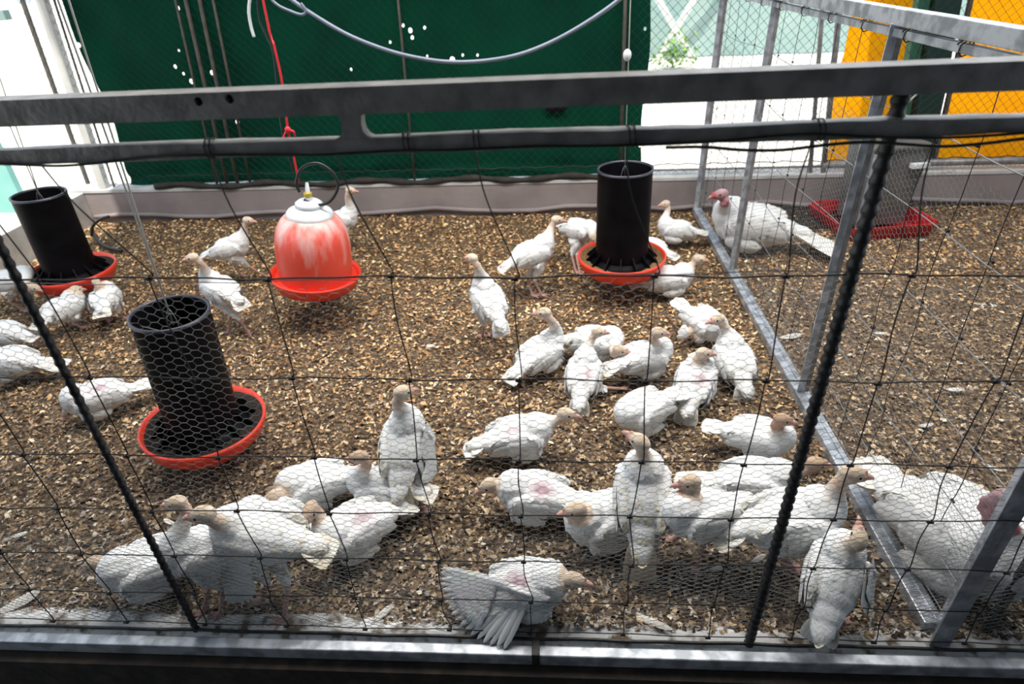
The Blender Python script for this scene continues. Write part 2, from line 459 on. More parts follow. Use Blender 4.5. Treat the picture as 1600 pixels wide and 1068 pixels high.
# back frame: dark angle at the kerb top, chain link, posts
bk = empty('chain_link_fence', (0, BY + 0.03, 0.2))
tag(bk, 'chain link fence with thin dark bars standing on the back kerb', 'fence')
b = MB()
zt = 1.75
def link(b, xa, xb, y, za, zb, pitch=0.05, r=0.0011):
    h = zb - za; k = xa - h
    while k < xb:
        for s_ in (1, -1):
            # line x = k + t , z = za + t (s=1) or z = zb - t (s=-1)
            t0 = max(0, xa - k); t1 = min(h, xb - k)
            if t1 > t0 + 0.01:
                p = (k + t0, y + 0.002 * s_, (za + t0) if s_ > 0 else (zb - t0)); q = (k + t1, y + 0.002 * s_, (za + t1) if s_ > 0 else (zb - t1))
                b.tube([p, q], r, 3, cap=False)
        k += pitch
link(b, -2.9, 4.8, 0.0, 0.02, zt - 0.2, 0.05)
b.build('chain_link_mesh', 'link', bk)
def bar(px0, py0, px1, py1, w, m, name='bar', y=BY + 0.03):
    p = ony(px0, py0, y); q = ony(px1, py1, y)
    d = (p - q); t = (zt - q.z) / d.z; p = q + d * t
    q = q - d * ((q.z - 0.19) / d.z)
    return MB().tube([(q.x, q.y - y, 0.0), (p.x, p.y - y, p.z - 0.2)], w, 8).build(name, m, bk, smooth=True)
for (xa, xb, w) in ((274, 340, 0.007), (290, 356, 0.011), (312, 372, 0.011), (333, 392, 0.008)):
    bar(xa, 0, xb, 290, w, 'barbrown')
bar(622, 0, 648, 280, 0.007, 'barbrown'); bar(977, 0, 969, 270, 0.010, 'barbrown')
bar(1286, 0, 1265, 275, 0.012, 'rail'); bar(1313, 0, 1285, 275, 0.016, 'rail')
MB().tube([(0.52, 0, 0.042), (1.57, 0, 0.042)], 0.007, 8).build('bottom_bar', 'rail', bk, smooth=True)
MB().tube([(1.57, 0, 0.05), (4.8, 0, 0.05)], 0.022, 8).build('bottom_bar', 'rail', bk, smooth=True)
b = MB()
pts = [(-2.5 + 0.05 * i, 0.004 * math.sin(i), 0.075 + 0.005 * math.sin(i * 2.3)) for i in range(146)]
b.tube(pts, 0.003, 5); b.build('tie_wire', 'link', bk)

# corner posts on the left
def post(name, px0, py0, px1, py1, y, w, m, label, cat='post', group=None, top=1.9, bot=0.0):
    p = ony(px0, py0, y); q = ony(px1, py1, y); d = (p - q)
    A = q + d * ((bot - q.z) / d.z); B = q + d * ((top - q.z) / d.z)
    b = MB(); uu = Vector((w, 0, 0)); vv = Vector((0, w, 0))
    vs = [A - uu - vv, A + uu - vv, A + uu + vv, A - uu + vv, B - uu - vv, B + uu - vv, B + uu + vv, B - uu + vv]
    b.add([v - A for v in vs], [(0, 3, 2, 1), (4, 5, 6, 7), (0, 1, 5, 4), (1, 2, 6, 5), (2, 3, 7, 6), (3, 0, 4, 7)])
    o = b.build(name, m, bevel=0.002); o.location = A
    return tag(o, label, cat, group)
post('corner_post', 66, 0, 166, 300, BY + 0.04, 0.024, 'barwhite', 'pale square post at the back left corner beside the green tarpaulin', bot=0.21)
post('corner_post', 42, 20, 146, 310, BY + 0.13, 0.010, 'barbrown', 'thin rusty post just left of the pale corner post', bot=-0.02)
post('corner_post', 91, 20, 178, 290, BY + 0.04, 0.005, 'barbrown', 'thin dark rod between pale corner post and green tarpaulin', bot=0.21)
o = MB().box((0, 0, 0), (0.62, 0.05, 0.05)).build('gate_rail', 'teal_net', bevel=0.003); o.location = (-3.66, BY + 0.10, 1.15)
tag(o, 'pale turquoise top rail of the gate left of the corner posts', 'rail')
q = ony(28, 310, 3.9)
o = MB().box((-0.55, 0, 0), (0, 0.05, 0.60)).build('turquoise_panel', 'teal_wall', bevel=0.004); o.location = (q.x + 0.02, 3.9, -0.02)
tag(o, 'turquoise panel at the left edge behind the feeder', 'panel')

# green tarpaulin
b = MB(); nx, nz = 150, 70
tl = ony(108, 30, TY).x; tr_ = ony(1010, 120, TY).x
for j in range(nz + 1):
    z = 0.215 + (2.5 - 0.215) * (j / nz) ** 1.2
    for i in range(nx + 1):
        t = i / nx
        xl = tl + 0.02 * math.sin(3 * z)
        x = xl + (tr_ - xl) * t + 0.01 * (t > 0.98) * math.sin(9 * z)
        w = 0.012 * math.sin(2.2 * x + 1.4 * z) + 0.008 * math.sin(6.1 * x - 3.0 * z + 1)
        # diagonal pull folds at the left end
        w += 0.020 * math.exp(-t * 5) * math.sin(16 * (x * 0.85 + z * 0.6))
        # bunched folds along the hem
        hem = math.exp(-((z - 0.25) / 0.05) ** 2)
        w += hem * (0.012 * math.sin(50 * z + 1.5 * math.sin(4 * x)) + 0.009 * math.sin(23 * x))
        b.v.append((x, w, z))
for j in range(nz):
    for i in range(nx):
        a = j * (nx + 1) + i; b.f.append((a, a + 1, a + nx + 2, a + nx + 1))
o = b.build('green_tarpaulin', 'green_tarp', smooth=True); o.location = (0, TY - 0.01, 0)
tag(o, 'dark green tarpaulin with small holes hung along the back of the pen', 'tarpaulin')
pts = smooth_path([(-2.45 + 0.182 * i, BY + 0.002, 0.218 + 0.012 * math.sin(i * 1.9)) for i in range(17)], 6)
o = MB().tube(pts, 0.0, 8, rs=[0.019 + 0.004 * math.sin(i * 0.9) for i in range(len(pts))]).build('tarpaulin_hem', 'hem', smooth=True)  # dark hem folds; the roll also covers the pale cap as shade
tag(o, 'bunched dark sheeting at the foot of the green tarpaulin, standing in for shade on the kerb cap', 'sheeting')
p = ony(868, 160, TY - 0.03)
o = MB().box((-0.055, -0.01, -0.05), (0.055, 0.01, 0.05)).build('dark_box', 'black_plastic', bevel=0.004); o.location = p
tag(o, 'small black box hung on the green tarpaulin', 'box')

# orange tarpaulins, sunlit beyond the chain link
def otarp(name, left_edge, right_px, ybot, label):
    b = MB(); n = len(left_edge) - 1; mm = 40
    Y = 4.12
    for j, (lx, ly) in enumerate(left_edge):
        p = ony(lx, ly, Y)
        q = ony(right_px(ly), ly, Y)
        for i in range(mm + 1):
            t = i / mm
            x = p.x + (q.x - p.x) * t; z = p.z + (q.z - p.z) * t
            w = 0.012 * math.sin(7 * x + 2 * z) + 0.007 * math.sin(17 * x - 5 * z)
            b.v.append((x, w, z))
    for j in range(n):
        for i in range(mm):
            a = j * (mm + 1) + i; b.f.append((a, a + 1, a + mm + 2, a + mm + 1))
    o = b.build(name, 'orange_tarp', smooth=True); o.location = (0, Y, 0)
    return tag(o, label, 'tarpaulin', 'orange tarpaulins behind the right pen')
otarp('orange_tarpaulin', [(1345, -60), (1335, 0), (1328, 40), (1320, 85), (1309, 120), (1297, 150), (1293, 178), (1299, 205), (1294, 235), (1288, 252), (1288, 268)],
      lambda y: 1452 - 0.12 * y, 262, 'orange tarpaulin left of the dark green post, with a wavy left edge')
otarp('orange_tarpaulin', [(1535, -60), (1520, 0), (1505, 60), (1490, 130), (1474, 190), (1455, 250), (1450, 268)],
      lambda y: 1850, 262, 'orange tarpaulin right of the dark green post, running out of view')
post('green_post', 1430, 60, 1404, 210, 3.86, 0.030, 'green_post_light', 'mid green post strip between the two orange tarpaulins', bot=-0.02)
post('green_post', 1464, 60, 1434, 230, 3.84, 0.062, 'green_post', 'broad dark green post between the two orange tarpaulins', bot=-0.02)
post('green_post', 1503, 60, 1462, 240, 3.82, 0.011, 'barbrown', 'thin brown batten along the right of the dark green post', bot=-0.02)

# far yard: lattice posts, shade net, bush
for i, (pa, pb) in enumerate((((1020, -15), (1085, 96)), ((1100, -20), (1030, 92)))):
    A = ony(*pb, 9.55); Bq = ony(*pa, 9.55); dq = Bq - A; A = A - dq * ((A.z + 0.02) / dq.z); Bq = A + dq * 2.2
    A.y += 0.12 * i; Bq.y += 0.12 * i
    o = MB().tube([(0, 0, 0), Bq - A], 0.045, 6).build('lattice_brace', 'lattice', smooth=True)
    o.location = A
    tag(o, 'white diagonal brace leaning %s in the far yard' % ('left' if i == 0 else 'right'), 'brace')
o = MB()
for i in range(40):
    for j in range(8):
        o.v.append((0.6 + 0.16 * i, 0.03 * math.sin(i * 1.1 + j * 0.4), 0.0 + 0.28 * j))
for i in range(39):
    for j in range(7):
        a = i * 8 + j; o.f.append((a, a + 8, a + 9, a + 1))
o = o.build('shade_net', 'teal_net', smooth=True); o.location = (0.6, 9.9, 0.0)
tag(o, 'pale teal shade net standing across the far yard', 'net')
b = MB()
for i in range(260):
    c = Vector((rng.gauss(0, 0.16), rng.gauss(0, 0.08), abs(rng.gauss(0.15, 0.12))))
    d = Vector((rng.uniform(-1, 1), rng.uniform(-1, 1), rng.uniform(-0.3, 1))).normalized() * 0.07
    s_ = d.cross(Vector((0.3, 0.2, 1))).normalized() * 0.022
    b.add([c, c + d * 0.5 + s_, c + d, c + d * 0.5 - s_], [(0, 1, 2, 3)])
o = b.build('bush', 'leaf'); o.location = (ony(1055, 70, 8.9).x, 8.9, 0.0)
tag(o, 'small green bush between the white braces in the far yard', 'bush')

# ------------------------------------------------------------------ front fence
ff = empty('front_fence', (0, FY, 0)); tag(ff, 'steel framed front fence with two rails and woven field wire across the foreground', 'fence')
def fbox(a, b_, name, m, bevel=0.002, rz=None):
    a = (a[0], a[1] - FY, a[2]); b_ = (b_[0], b_[1] - FY, b_[2])
    return MB().box(a, b_).build(name, m, ff, bevel=bevel)
tr = fbox((-1.6, 0.836, 1.190), (1.6, 0.874, 1.224), 'top_rail', 'rail', 0)
tr.rotation_euler = (0, -math.radians(0.35), 0)
cut = MB()
for (hx, hz) in ((-0.462, 1.2105), (-0.4195, 1.2125)):
    cut.tube([(hx, 0.80 - FY, hz), (hx, 0.853 - FY, hz)], 0.0058, 20)
co = bpy.data.objects.new('cutter', cut.mesh('cutter')); COL.objects.link(co); co.location = (0, FY, 0)
bm = tr.modifiers.new('holes', 'BOOLEAN'); bm.operation = 'DIFFERENCE'; bm.object = co; bm.solver = 'EXACT'
bpy.context.view_layer.update()
dg = bpy.context.evaluated_depsgraph_get()
nm = bpy.data.meshes.new_from_object(tr.evaluated_get(dg)); tr.modifiers.clear(); tr.data = nm
bpy.data.objects.remove(co)
b = MB(); n = 120
pr = [(-0.011, 1.1385), (0.011, 1.1385), (0.011, 1.1590), (-0.011, 1.1590)]
for i in range(n + 1):
    x = -1.6 + 3.2 * i / n
    for k, (yy, zz) in enumerate(pr):
        b.v.append((x, yy - 0.012, zz + x * 0.006 + 0.0011 * math.sin(13 * x + k) + 0.0012 * (rng.random() - 0.5)))
for i in range(n):
    for k in range(4):
        k2 = (k + 1) % 4; b.f.append((i * 4 + k, i * 4 + k2, (i + 1) * 4 + k2, (i + 1) * 4 + k))
b.build('middle_rail', 'rail', ff)
# flared weld connector between the rails
b = MB(); zs = [(1.1555, 0.027), (1.160, 0.019), (1.166, 0.0145), (1.176, 0.0135), (1.186, 0.0150), (1.191, 0.022)]
for (z, w) in zs:
    for (sx_, sy_) in ((-1, -1), (1, -1), (1, 1), (-1, 1)):
        b.v.append((-0.264 + sx_ * w, -0.012 + sy_ * 0.010, z))
for i in range(len(zs) - 1):
    for k in range(4):
        k2 = (k + 1) % 4; b.f.append((i * 4 + k, i * 4 + k2, (i + 1) * 4 + k2, (i + 1) * 4 + k))
b.build('rail_connector', 'rail', ff)
br = fbox((-2.2, 0.815, -0.032), (2.5, 0.842, 0.0045), 'bottom_rail', 'galv', 0.003)
MB().tube([(-2.2 + 0.05 * i, -0.006 + 0.001 * math.sin(i), 0.010 + 0.0012 * math.sin(i * 1.7)) for i in range(95)], 0.0045, 6).build('bottom_edge_rod', 'rebar', ff)
for x in (-0.04, 1.12):
    MB().box((x - 0.009, -0.048, -0.034), (x + 0.009, -0.006, 0.012)).build('joint_plate', 'rebar', ff, bevel=0.002)
# ribbed bars
def rebar(x, r, zt_, lean=0.0):
    b = MB(); pts = []; rs_ = []
    z = -0.01; k = 0
    while z < zt_:
        pts.append((x + lean * z, 0.0, z)); rs_.append(r * (1.0, 0.9, 0.9, 1.14, 1.16)[k % 5])
        z += 0.0042 if r > 0.007 else 0.003; k += 1
    b.tube(pts, r, 10, rs=rs_)
    return b.build('ribbed_bar', 'rebar', ff, smooth=True)
rebar(-0.862, 0.0072, 1.2)
rebar(0.446, 0.0100, 1.195)
# field wire
rows = [0.9386, 0.745, 0.561, 0.416, 0.275, 0.143, 0.03]
cols = [-1.41, -1.22, -1.03, -0.824, -0.638, -0.445, -0.248, -0.056, 0.155, 0.349, 0.530, 0.712, 0.90, 1.09]
for ri, z in enumerate(rows):
    pts = []
    x = -2.25
    while x < 2.3:
        i = int((x + 2.3) / 0.05)
        pts.append((x, -0.002, z - x * 0.008 * (1 if ri < 3 else 0.2) + 0.0022 * math.sin(17 * x + ri * 2) + 0.0012 * math.sin(43 * x + ri)))
        x += 0.03
    MB().tube(pts, 0.0013 if ri else 0.0015, 6, cap=False).build('line_wire', 'wire', ff, smooth=True)
tops = {4: -0.735, 5: -0.475, 6: -0.298, 7: -0.105, 8: 0.10, 9: 0.345}
def row_z(ri, x):
    return rows[ri] - x * 0.008 * (1 if ri < 3 else 0.2) + 0.0022 * math.sin(17 * x + ri * 2) + 0.0012 * math.sin(43 * x + ri)
for ci, x in enumerate(cols):
    tx = tops.get(ci, x - 0.03)
    P = [(tx, -0.008, 1.143)]
    for ri, z in enumerate(rows):
        j = rng.uniform(-0.008, 0.008) if ri else 0
        za = P[-1][2]; xa = P[-1][0]; zz = row_z(ri, x + j)
        bow = 0.010 if ri else 0.018
        P.append((xa * 0.62 + (x + j) * 0.38 + rng.uniform(-.5, .5) * 0.006 - (bow * 0.3 if ri == 0 else 0), -0.003, za * 0.6 + zz * 0.4))
        P.append((x + j + rng.uniform(0.002, 0.006), -0.003, zz + 0.012))
        P.append((x + j, -0.004, zz))
    pts = smooth_path(P, 5)
    sw = MB().tube(pts, 0.0012, 6, cap=False).build('stay_wire', 'wire', ff, smooth=True)
    for k in range(3, len(P), 3):
        kb = MB(); c = Vector(P[k]); kb.tube([c + Vector((-0.0055, -0.001, 0.0004)), c + Vector((0.0055, -0.001, -0.0004))], 0.0034, 8)
        kb.build('wire_knot', 'wire', sw, smooth=True)
# green wire threaded along the middle rail
P = [(-0.98 + 0.06 * i, -0.028 + 0.002 * math.sin(i * 2.1), 1.142 + (-0.98 + 0.06 * i) * 0.006 + 0.0052 * math.sin(i * 0.95) * (0.5 + 0.5 * math.sin(i * 0.33))) for i in range(34)]
MB().tube(smooth_path(P, 5), 0.0019, 6, cap=False).build('binding_wire', 'greenwire', ff, smooth=True)
P = [(0.15 + 0.05 * i, -0.030, 1.134 + 0.004 * math.sin(i * 1.4 + 1)) for i in range(14)]
MB().tube(smooth_path(P, 5), 0.0022, 6, cap=False).build('binding_wire', 'greenwire', ff, smooth=True)
for x in (-0.20, -0.475, 0.34, 0.10, -0.105):
    pts = [(x + 0.001 * k, -0.012 + 0.016 * math.cos(k * 0.9), 1.149 + x * .006 + 0.0145 * math.sin(k * 0.9)) for k in range(14)]
    MB().tube(pts, 0.0012, 5).build('wire_tie', 'wire', ff, smooth=True)

# hexagonal netting (twists run level): generic builder mapping (s,z) -> world
def hexnet(S0, S1, Z0, Z1, place, cw=0.0352, ch=0.0158, r=0.00041, seed=1):
    R = random.Random(seed)
    b = MB()
    nc = int((S1 - S0) / cw); nr = int((Z1 - Z0) / ch)
    cache = {}
    def pt(i, j, side):      # level twist segments: centre at column i (half steps), row j
        k = (i, j, side)
        if k not in cache:
            s = S0 + i * cw / 2 + side * cw * 0.145; z = Z0 + j * ch / 2
            cache[k] = place(s + R.uniform(-1, 1) * 0.0011, z + R.uniform(-1, 1) * 0.0008, R)
        return cache[k]
    for i in range(2 * nc):
        for j in range(2 * nr):
            if (i + j) % 2: continue
            a = pt(i, j, -1); c = pt(i, j, 1)
            b.tube([a, c], r * 1.5, 3, cap=False)
            b.tube([c, pt(i + 1, j + 1, -1)], r, 3, cap=False)
            if j > 0: b.tube([c, pt(i + 1, j - 1, -1)], r, 3, cap=False)
    return b
def place_low(s, z, R):
    q = place_front(s, z, R); return Vector((q.x + 0.006, q.y + 0.010 + 0.006 * math.sin(5 * s), q.z + 0.004 * math.sin(4.3 * s + 1)))
def place_front(s, z, R):
    bulge = 0.012 + 0.010 * math.sin(2.3 * s + 1.7 * z) + 0.018 * max(0, 0.25 - z)
    return Vector((s, bulge + R.uniform(-1, 1) * 0.001, z + 0.006 * math.sin(3.1 * s) * (0.9 - z) + 0.004 * math.sin(2.2 * s)))
hb = hexnet(-1.62, 1.75, 0.006, 0.930, place_front)
hb.tube([(-1.62 + 0.03 * i, 0.011, 0.9335 + 0.002 * math.sin(i * 0.8) + 0.004 * math.sin(2.2 * (-1.62 + .03 * i))) for i in range(112)], 0.0008, 5)
h2 = hexnet(-1.62, 1.75, 0.006, 0.34, place_low, cw=0.0305, ch=0.0140, r=0.00038, seed=9); hb.add(h2.v, h2.f)
hn = hb.build('hexagonal_netting', 'hexwire'); hn.location = (0, FY, 0)
tag(hn, 'fine hexagonal wire netting hung behind the lower part of the front fence', 'netting')

# ------------------------------------------------------------------ partition
pt_ = empty('partition_fence', (PX, 2.2, 0)); tag(pt_, 'galvanised steel partition fence running back between the two pens', 'fence')
def pbox(a, b_, name, m, bevel=0.002):
    a = (a[0], a[1] - 2.2, a[2]); b_ = (b_[0], b_[1] - 2.2, b_[2])
    return MB().box(a, b_).build(name, m, pt_, bevel=bevel)
pbox((-0.022, 0.90, 0.0), (0.020, 3.62, 0.036), 'bottom_rail', 'galv', 0.003)
pbox((0.004, 0.90, 0.036), (0.020, 3.62, 0.041), 'rail_lip', 'galv', 0.001)
pbox((-0.016, 0.87, 1.172), (0.020, 3.64, 1.209), 'top_rail', 'galv', 0.002)
pbox((-0.010, 0.87, 1.146), (0.010, 3.64, 1.165), 'middle_rail', 'galv', 0.002)
for (y, w, n_) in ((3.60, 0.020, 0), (2.76, 0.018, 0), (1.79, 0.019, 0), (0.885, 0.022, 0)):
    pbox((-w, y - w, 0.0), (w * 0.2, y - w * 0.75, 1.175), 'upright', 'galv', 0.001)
    pbox((w * 0.2, y - w, 0.0), (w, y + w, 1.175), 'upright_flange', 'rail' if y > 1 else 'galv', 0.001)
for k in range(11):
    y = 0.98 + k * 0.24
    pts = [(0.014 * math.cos(a_ * 0.9), y + 0.002 * a_ - 2.2, 1.155 + 0.016 * math.sin(a_ * 0.9)) for a_ in range(11)]
    MB().tube(pts, 0.0016, 5).build('wire_tie', 'wire', pt_, smooth=True)
for ri, z in enumerate([0.985, 0.80, 0.62, 0.45, 0.30, 0.16, 0.06]):
    pts = []; y = 0.9
    while y < 3.6:
        pts.append((0.016 + 0.003 * math.sin(5 * y), y - 2.2, z + 0.004 * math.sin(9 * y + ri) - 0.012 * math.sin((y % 0.93) / 0.93 * 3.14))); y += 0.05
    MB().tube(pts, 0.0014, 6, cap=False).build('line_wire', 'galvwire', pt_, smooth=True)
y = 1.02; k = 0
while y < 3.6:
    P = [(0.016, y - 2.2 + rng.uniform(-.01, .01) - 0.0, 1.155 - 0.1 * i) for i in range(12)]
    sw = MB().tube(smooth_path(P, 3), 0.0011, 5, cap=False).build('stay_wire', 'wire', pt_, smooth=True)
    for z in (0.985, 0.80, 0.62, 0.45, 0.30, 0.16):
        MB().tube([(0.016, y - 2.2 - 0.005, z), (0.016, y - 2.2 + 0.005, z)], 0.0032, 6).build('wire_knot', 'wire', sw, smooth=True)
    y += 0.165; k += 1
def place_part(s, z, R):
    return Vector((0.026 + 0.006 * math.sin(3 * s + 2 * z), s, z))
pn = hexnet(0.93 - 2.2, 3.58 - 2.2, 0.04, 0.93, place_part, r=0.0004, seed=5).build('hexagonal_netting', 'galvwire')
pn.location = (PX, 2.2, 0)
tag(pn, 'fine hexagonal wire netting on the partition between the pens', 'netting')
p = onz(1530, 930, 0.12); q = onz(1600, 790, 0.34)
o = MB().box((-0.011, -0.004, 0), (0.011, 0.004, 0.9)).build('black_strap', 'rebar', bevel=0.001)
o.location = (0.985, 0.90, 0.0); tag(o, 'flat black upright strip right of the near partition post', 'strip')
# plastic strings tied on the partition
o = MB().tube(smooth_path([onz(1385, 205, 0.95), ony(1415, 165, 1.75), ony(1440, 140, 1.72)], 5), 0.0025, 6).build('string', 'white_string', smooth=True)
tag(o, 'short pale plastic string tied on the partition upright behind the right ribbed bar', 'string')

# ------------------------------------------------------------------ feeders
def feeder(pan_px, y, top_px, tube_r, pan_r, label, rope_px, feedm, cord_label):
    pc = ony(*pan_px, y); tc_ = ony(*top_px, y)
    ax = (tc_ - pc); length = ax.length
    ax.normalize()
    root = empty('hanging_feeder', pc)
    tag(root, label, 'feeder', 'hanging tube feeders with red pans')
    q = Vector((0, 0, 1)).rotation_difference(ax).to_matrix().to_4x4()
    root.rotation_mode = 'QUATERNION'; root.rotation_quaternion = Vector((0, 0, 1)).rotation_difference(ax)
    t = tube_r; z0 = 0.012; zt_ = length
    prof = [(t * 0.99, z0), (t, z0 + 0.02), (t * 0.985, zt_ - 0.012), (t * 1.0, zt_ - 0.008), (t * 1.0, zt_), (t * 0.955, zt_), (t * 0.94, zt_ - 0.01), (t * 0.94, z0)]
    MB().lathe(prof, 56).build('tube', 'black_plastic', root, smooth=True).modifiers.new('es', 'EDGE_SPLIT')
    MB().lathe([(t * 1.012, zt_ - 0.007), (t * 1.012, zt_ + 0.0015), (t * 0.94, zt_ + 0.0015), (t * 0.94, zt_ - 0.006)], 56).build('rim', 'black_rim', root, smooth=True)
    r = pan_r
    prof = [(0.0, -0.046), (r * 0.62, -0.046), (r * 0.74, -0.038), (r * 0.93, 0.002), (r * 0.965, 0.018), (r, 0.018), (r, 0.008), (r * 0.985, -0.006), (r * 0.93, -0.030), (r * 0.80, -0.056), (r * 0.66, -0.062), (0.0, -0.062)]
    MB().lathe(prof, 64).build('pan', 'red_plastic', root, smooth=True)
    # dark grille disc with fins inside the pan
    b = MB(); b.lathe([(t * 0.9, 0.018), (t * 1.10, 0.008), (t * 1.30, -0.012), (t * 1.28, -0.020), (t * 0.9, -0.02)], 48)
    b.build('tube_skirt', 'black_plastic', root, smooth=True)
    for k in range(14):
        a = 2 * math.pi * k / 14 + 0.1
        R = Matrix.Rotation(a, 4, 'Z')
        vs = [(t * 0.98, 0, 0.05), (t * 0.98, 0, -0.02), (r * 0.84, 0, -0.006), (r * 0.80, 0, 0.008)]
        vv = [R @ (Vector(v) + Vector((0, s_ * 0.0022, 0))) for s_ in (-1, 1) for v in vs]
        MB().add(vv, [(0, 1, 2, 3), (7, 6, 5, 4), (0, 3, 7, 4), (1, 5, 6, 2), (3, 2, 6, 7), (0, 4, 5, 1)]).build('fin', 'black_plastic', root)
    b = MB(); n = 40
    for j in range(7):
        rr = t * 0.95 + (r * 0.945 - t * 0.95) * j / 6
        for k in range(n):
            a = 2 * math.pi * k / n
            b.v.append((rr * math.cos(a), rr * math.sin(a), -0.008 + 0.012 * (j / 6) ** 3 + 0.003 * rng.random() + 0.004 * math.sin(3 * a + j)))
    for j in range(6):
        for k in range(n):
            k2 = (k + 1) % n; b.f.append((j * n + k, (j + 1) * n + k, (j + 1) * n + k2, j * n + k2))
    b.build('feed', feedm, root, smooth=True)
    # bail wire and rope
    MB().tube([(-t * 0.95, 0, zt_ - 0.05), (0, 0, zt_ - 0.075), (t * 0.95, 0, zt_ - 0.05)], 0.002, 6).build('bail_wire', 'galvwire', root, smooth=True)
    MB().tube(smooth_path([(-0.012, 0, zt_ - 0.075), (-0.016, 0.0, zt_ - 0.03), (0, 0, zt_ + 0.01), (0.014, 0.0, zt_ - 0.03), (0.012, 0, zt_ - 0.07)], 5), 0.0018, 6).build('hook', 'galvwire', root, smooth=True)
    base = pc + ax * (zt_ - 0.04)
    tops_ = [ony(*rp, y) for rp in rope_px]
    for i, tp in enumerate(tops_):
        d = tp - base; tp2 = base + d * ((2.3 - base.z) / d.z)
        o_ = Vector((0.0025 * (i - 0.5), 0, 0))
        w = MB().tube([Vector((0, 0, 0)) + o_, tp2 - base + o_ * 3], 0.0022, 6).build('feeder_cord', 'white_string', smooth=True)
        w.location = base
        tag(w, cord_label + ((', left strand', ', right strand')[i] if len(tops_) > 1 else ''), 'cord')
    return root
feeder((971, 403), 2.60, (977, 263), 0.116, 0.197, 'black tube feeder in front of the right end of the green tarpaulin', [(984, 60)], 'feed', 'white cord above the feeder beside the tarpaulin edge')
feeder((320, 662), 1.484, (265, 488), 0.106, 0.186, 'nearest black tube feeder close behind the front netting', [(192, 260), (183, 262)], 'feed_dark', 'white cord dropping into the nearest black feeder')
feeder((113, 424), 2.54, (60, 303), 0.107, 0.188, 'black tube feeder at the left edge with birds crowding under it', [(30, 210), (12, 190)], 'feed_dark', 'white cord dropping into the feeder at the left edge')

# drinker
dc = ony(494, 430, 2.375); dt = ony(483, 322, 2.375)
ax = (dt - dc).normalized()
dr = empty('bell_drinker', dc); tag(dr, 'red bell drinker with white cap hanging on a red cord', 'drinker')
dr.rotation_mode = 'QUATERNION'; dr.rotation_quaternion = Vector((0, 0, 1)).rotation_difference(ax)
K = (dt - dc).length / 0.335
prof = [(0.150, 0.0), (0.153, 0.03), (0.154, 0.08), (0.154, 0.14), (0.150, 0.19), (0.140, 0.235), (0.122, 0.27), (0.102, 0.292), (0.088, 0.30), (0.0, 0.302)]
MB().lathe([(r, z * K) for r, z in prof], 56).build('bell', 'bell', dr, smooth=True)
prof = [(0.145, 0.002), (0.168, -0.012), (0.176, 0.004), (0.184, 0.018), (0.189, 0.018), (0.189, 0.010), (0.180, -0.010), (0.165, -0.040), (0.10, -0.048), (0.0, -0.048)]
MB().lathe(prof, 64).build('drinking_trough', 'red_plastic', dr, smooth=True)
prof = [(0.094, 0.292), (0.096, 0.300), (0.086, 0.316), (0.062, 0.328), (0.050, 0.334), (0.054, 0.340), (0.054, 0.350), (0.042, 0.360), (0.022, 0.364), (0.0, 0.364)]
MB().lathe([(r, z * K) for r, z in prof], 48).build('cap', 'white_plastic', dr, smooth=True)
MB().lathe([(0.016, 0.362 * K), (0.016, 0.378 * K), (0.010, 0.392 * K), (0.006, 0.44 * K), (0, 0.44 * K)], 16).build('valve', 'white_plastic', dr, smooth=True)
MB().lathe([(0.011, 0.378 * K), (0.017, 0.380 * K), (0.017, 0.398 * K), (0.010, 0.400 * K)], 12).build('valve_nut', 'brass', dr, smooth=True)
pts = [ony(x, y, 2.36) for x, y in ((468, 300), (463, 285), (472, 262), (497, 255), (520, 270), (528, 292), (515, 315), (495, 320), (475, 312))]
o = MB().tube(smooth_path([p - dc for p in pts], 6), 0.006, 8).build('feed_hose', 'blackhose', smooth=True); o.location = dc
tag(o, 'looped black water hose at the top of the red drinker', 'hose')
cd = [ony(x, y, 2.375) for x, y in ((411, 0), (428, 70), (441, 130), (450, 203), (459, 245), (467, 284))]
a = cd[0]; d = cd[0] - cd[3]; cd = [a + d * ((2.3 - a.z) / d.z)] + cd
o = MB().tube(smooth_path(cd, 4), 0.0045, 8).build('red_cord', 'red_string', smooth=True)
tag(o, 'red cord running up from the bell drinker', 'cord')
k = MB(); k.ell(ony(450, 203, 2.37), (0.012, 0.010, 0.014)); k.tube(smooth_path([ony(450, 203, 2.37), ony(458, 205, 2.36), ony(461, 212, 2.37)], 4), 0.004, 6)
k.tube(smooth_path([ony(447, 205, 2.37), ony(440, 222, 2.36), ony(439, 233, 2.37)], 4), 0.0035, 6)
o.select_set(False); ko = k.build('cord_knot', 'red_string', smooth=True); ko.parent = o
# hoses above
def hose(pts, y, r, m, name, label, cat='hose'):
    P = [ony(a_, b_, y) for a_, b_ in pts]
    o = MB().tube(smooth_path(P, 8), r, 8).build(name, m, smooth=True)
    return tag(o, label, cat)
hose([(400, -40), (452, -3), (488, 22), (545, 55), (610, 80), (668, 93), (715, 97), (765, 94), (815, 84), (865, 64), (915, 36), (960, 5), (1000, -30)], 2.5, 0.0075, 'hose', 'sagging_hose', 'grey blue hose sagging in a long curve across the green tarpaulin')
hose([(393, -20), (389, 15), (392, 40), (397, 58)], 2.45, 0.006, 'white_plastic', 'hose_end', 'short white hose end hanging beside the red cord')
hose([(402, -20), (405, 28), (418, 60), (428, 90), (440, 200), (458, 270)], 2.40, 0.0035, 'blackhose', 'thin_cable', 'thin black cable hanging beside the red cord')
hose([(405, -25), (430, 5), (455, 18), (472, 23), (478, 17), (470, 5)], 2.45, 0.0055, 'hose', 'hose_elbow', 'small curled grey hose end above the red cord')
hose([(143, 368), (146, 352), (158, 342), (170, 338)], 3.2, 0.008, 'blackhose', 'corner_hose', 'dark hose curled up the back left corner')
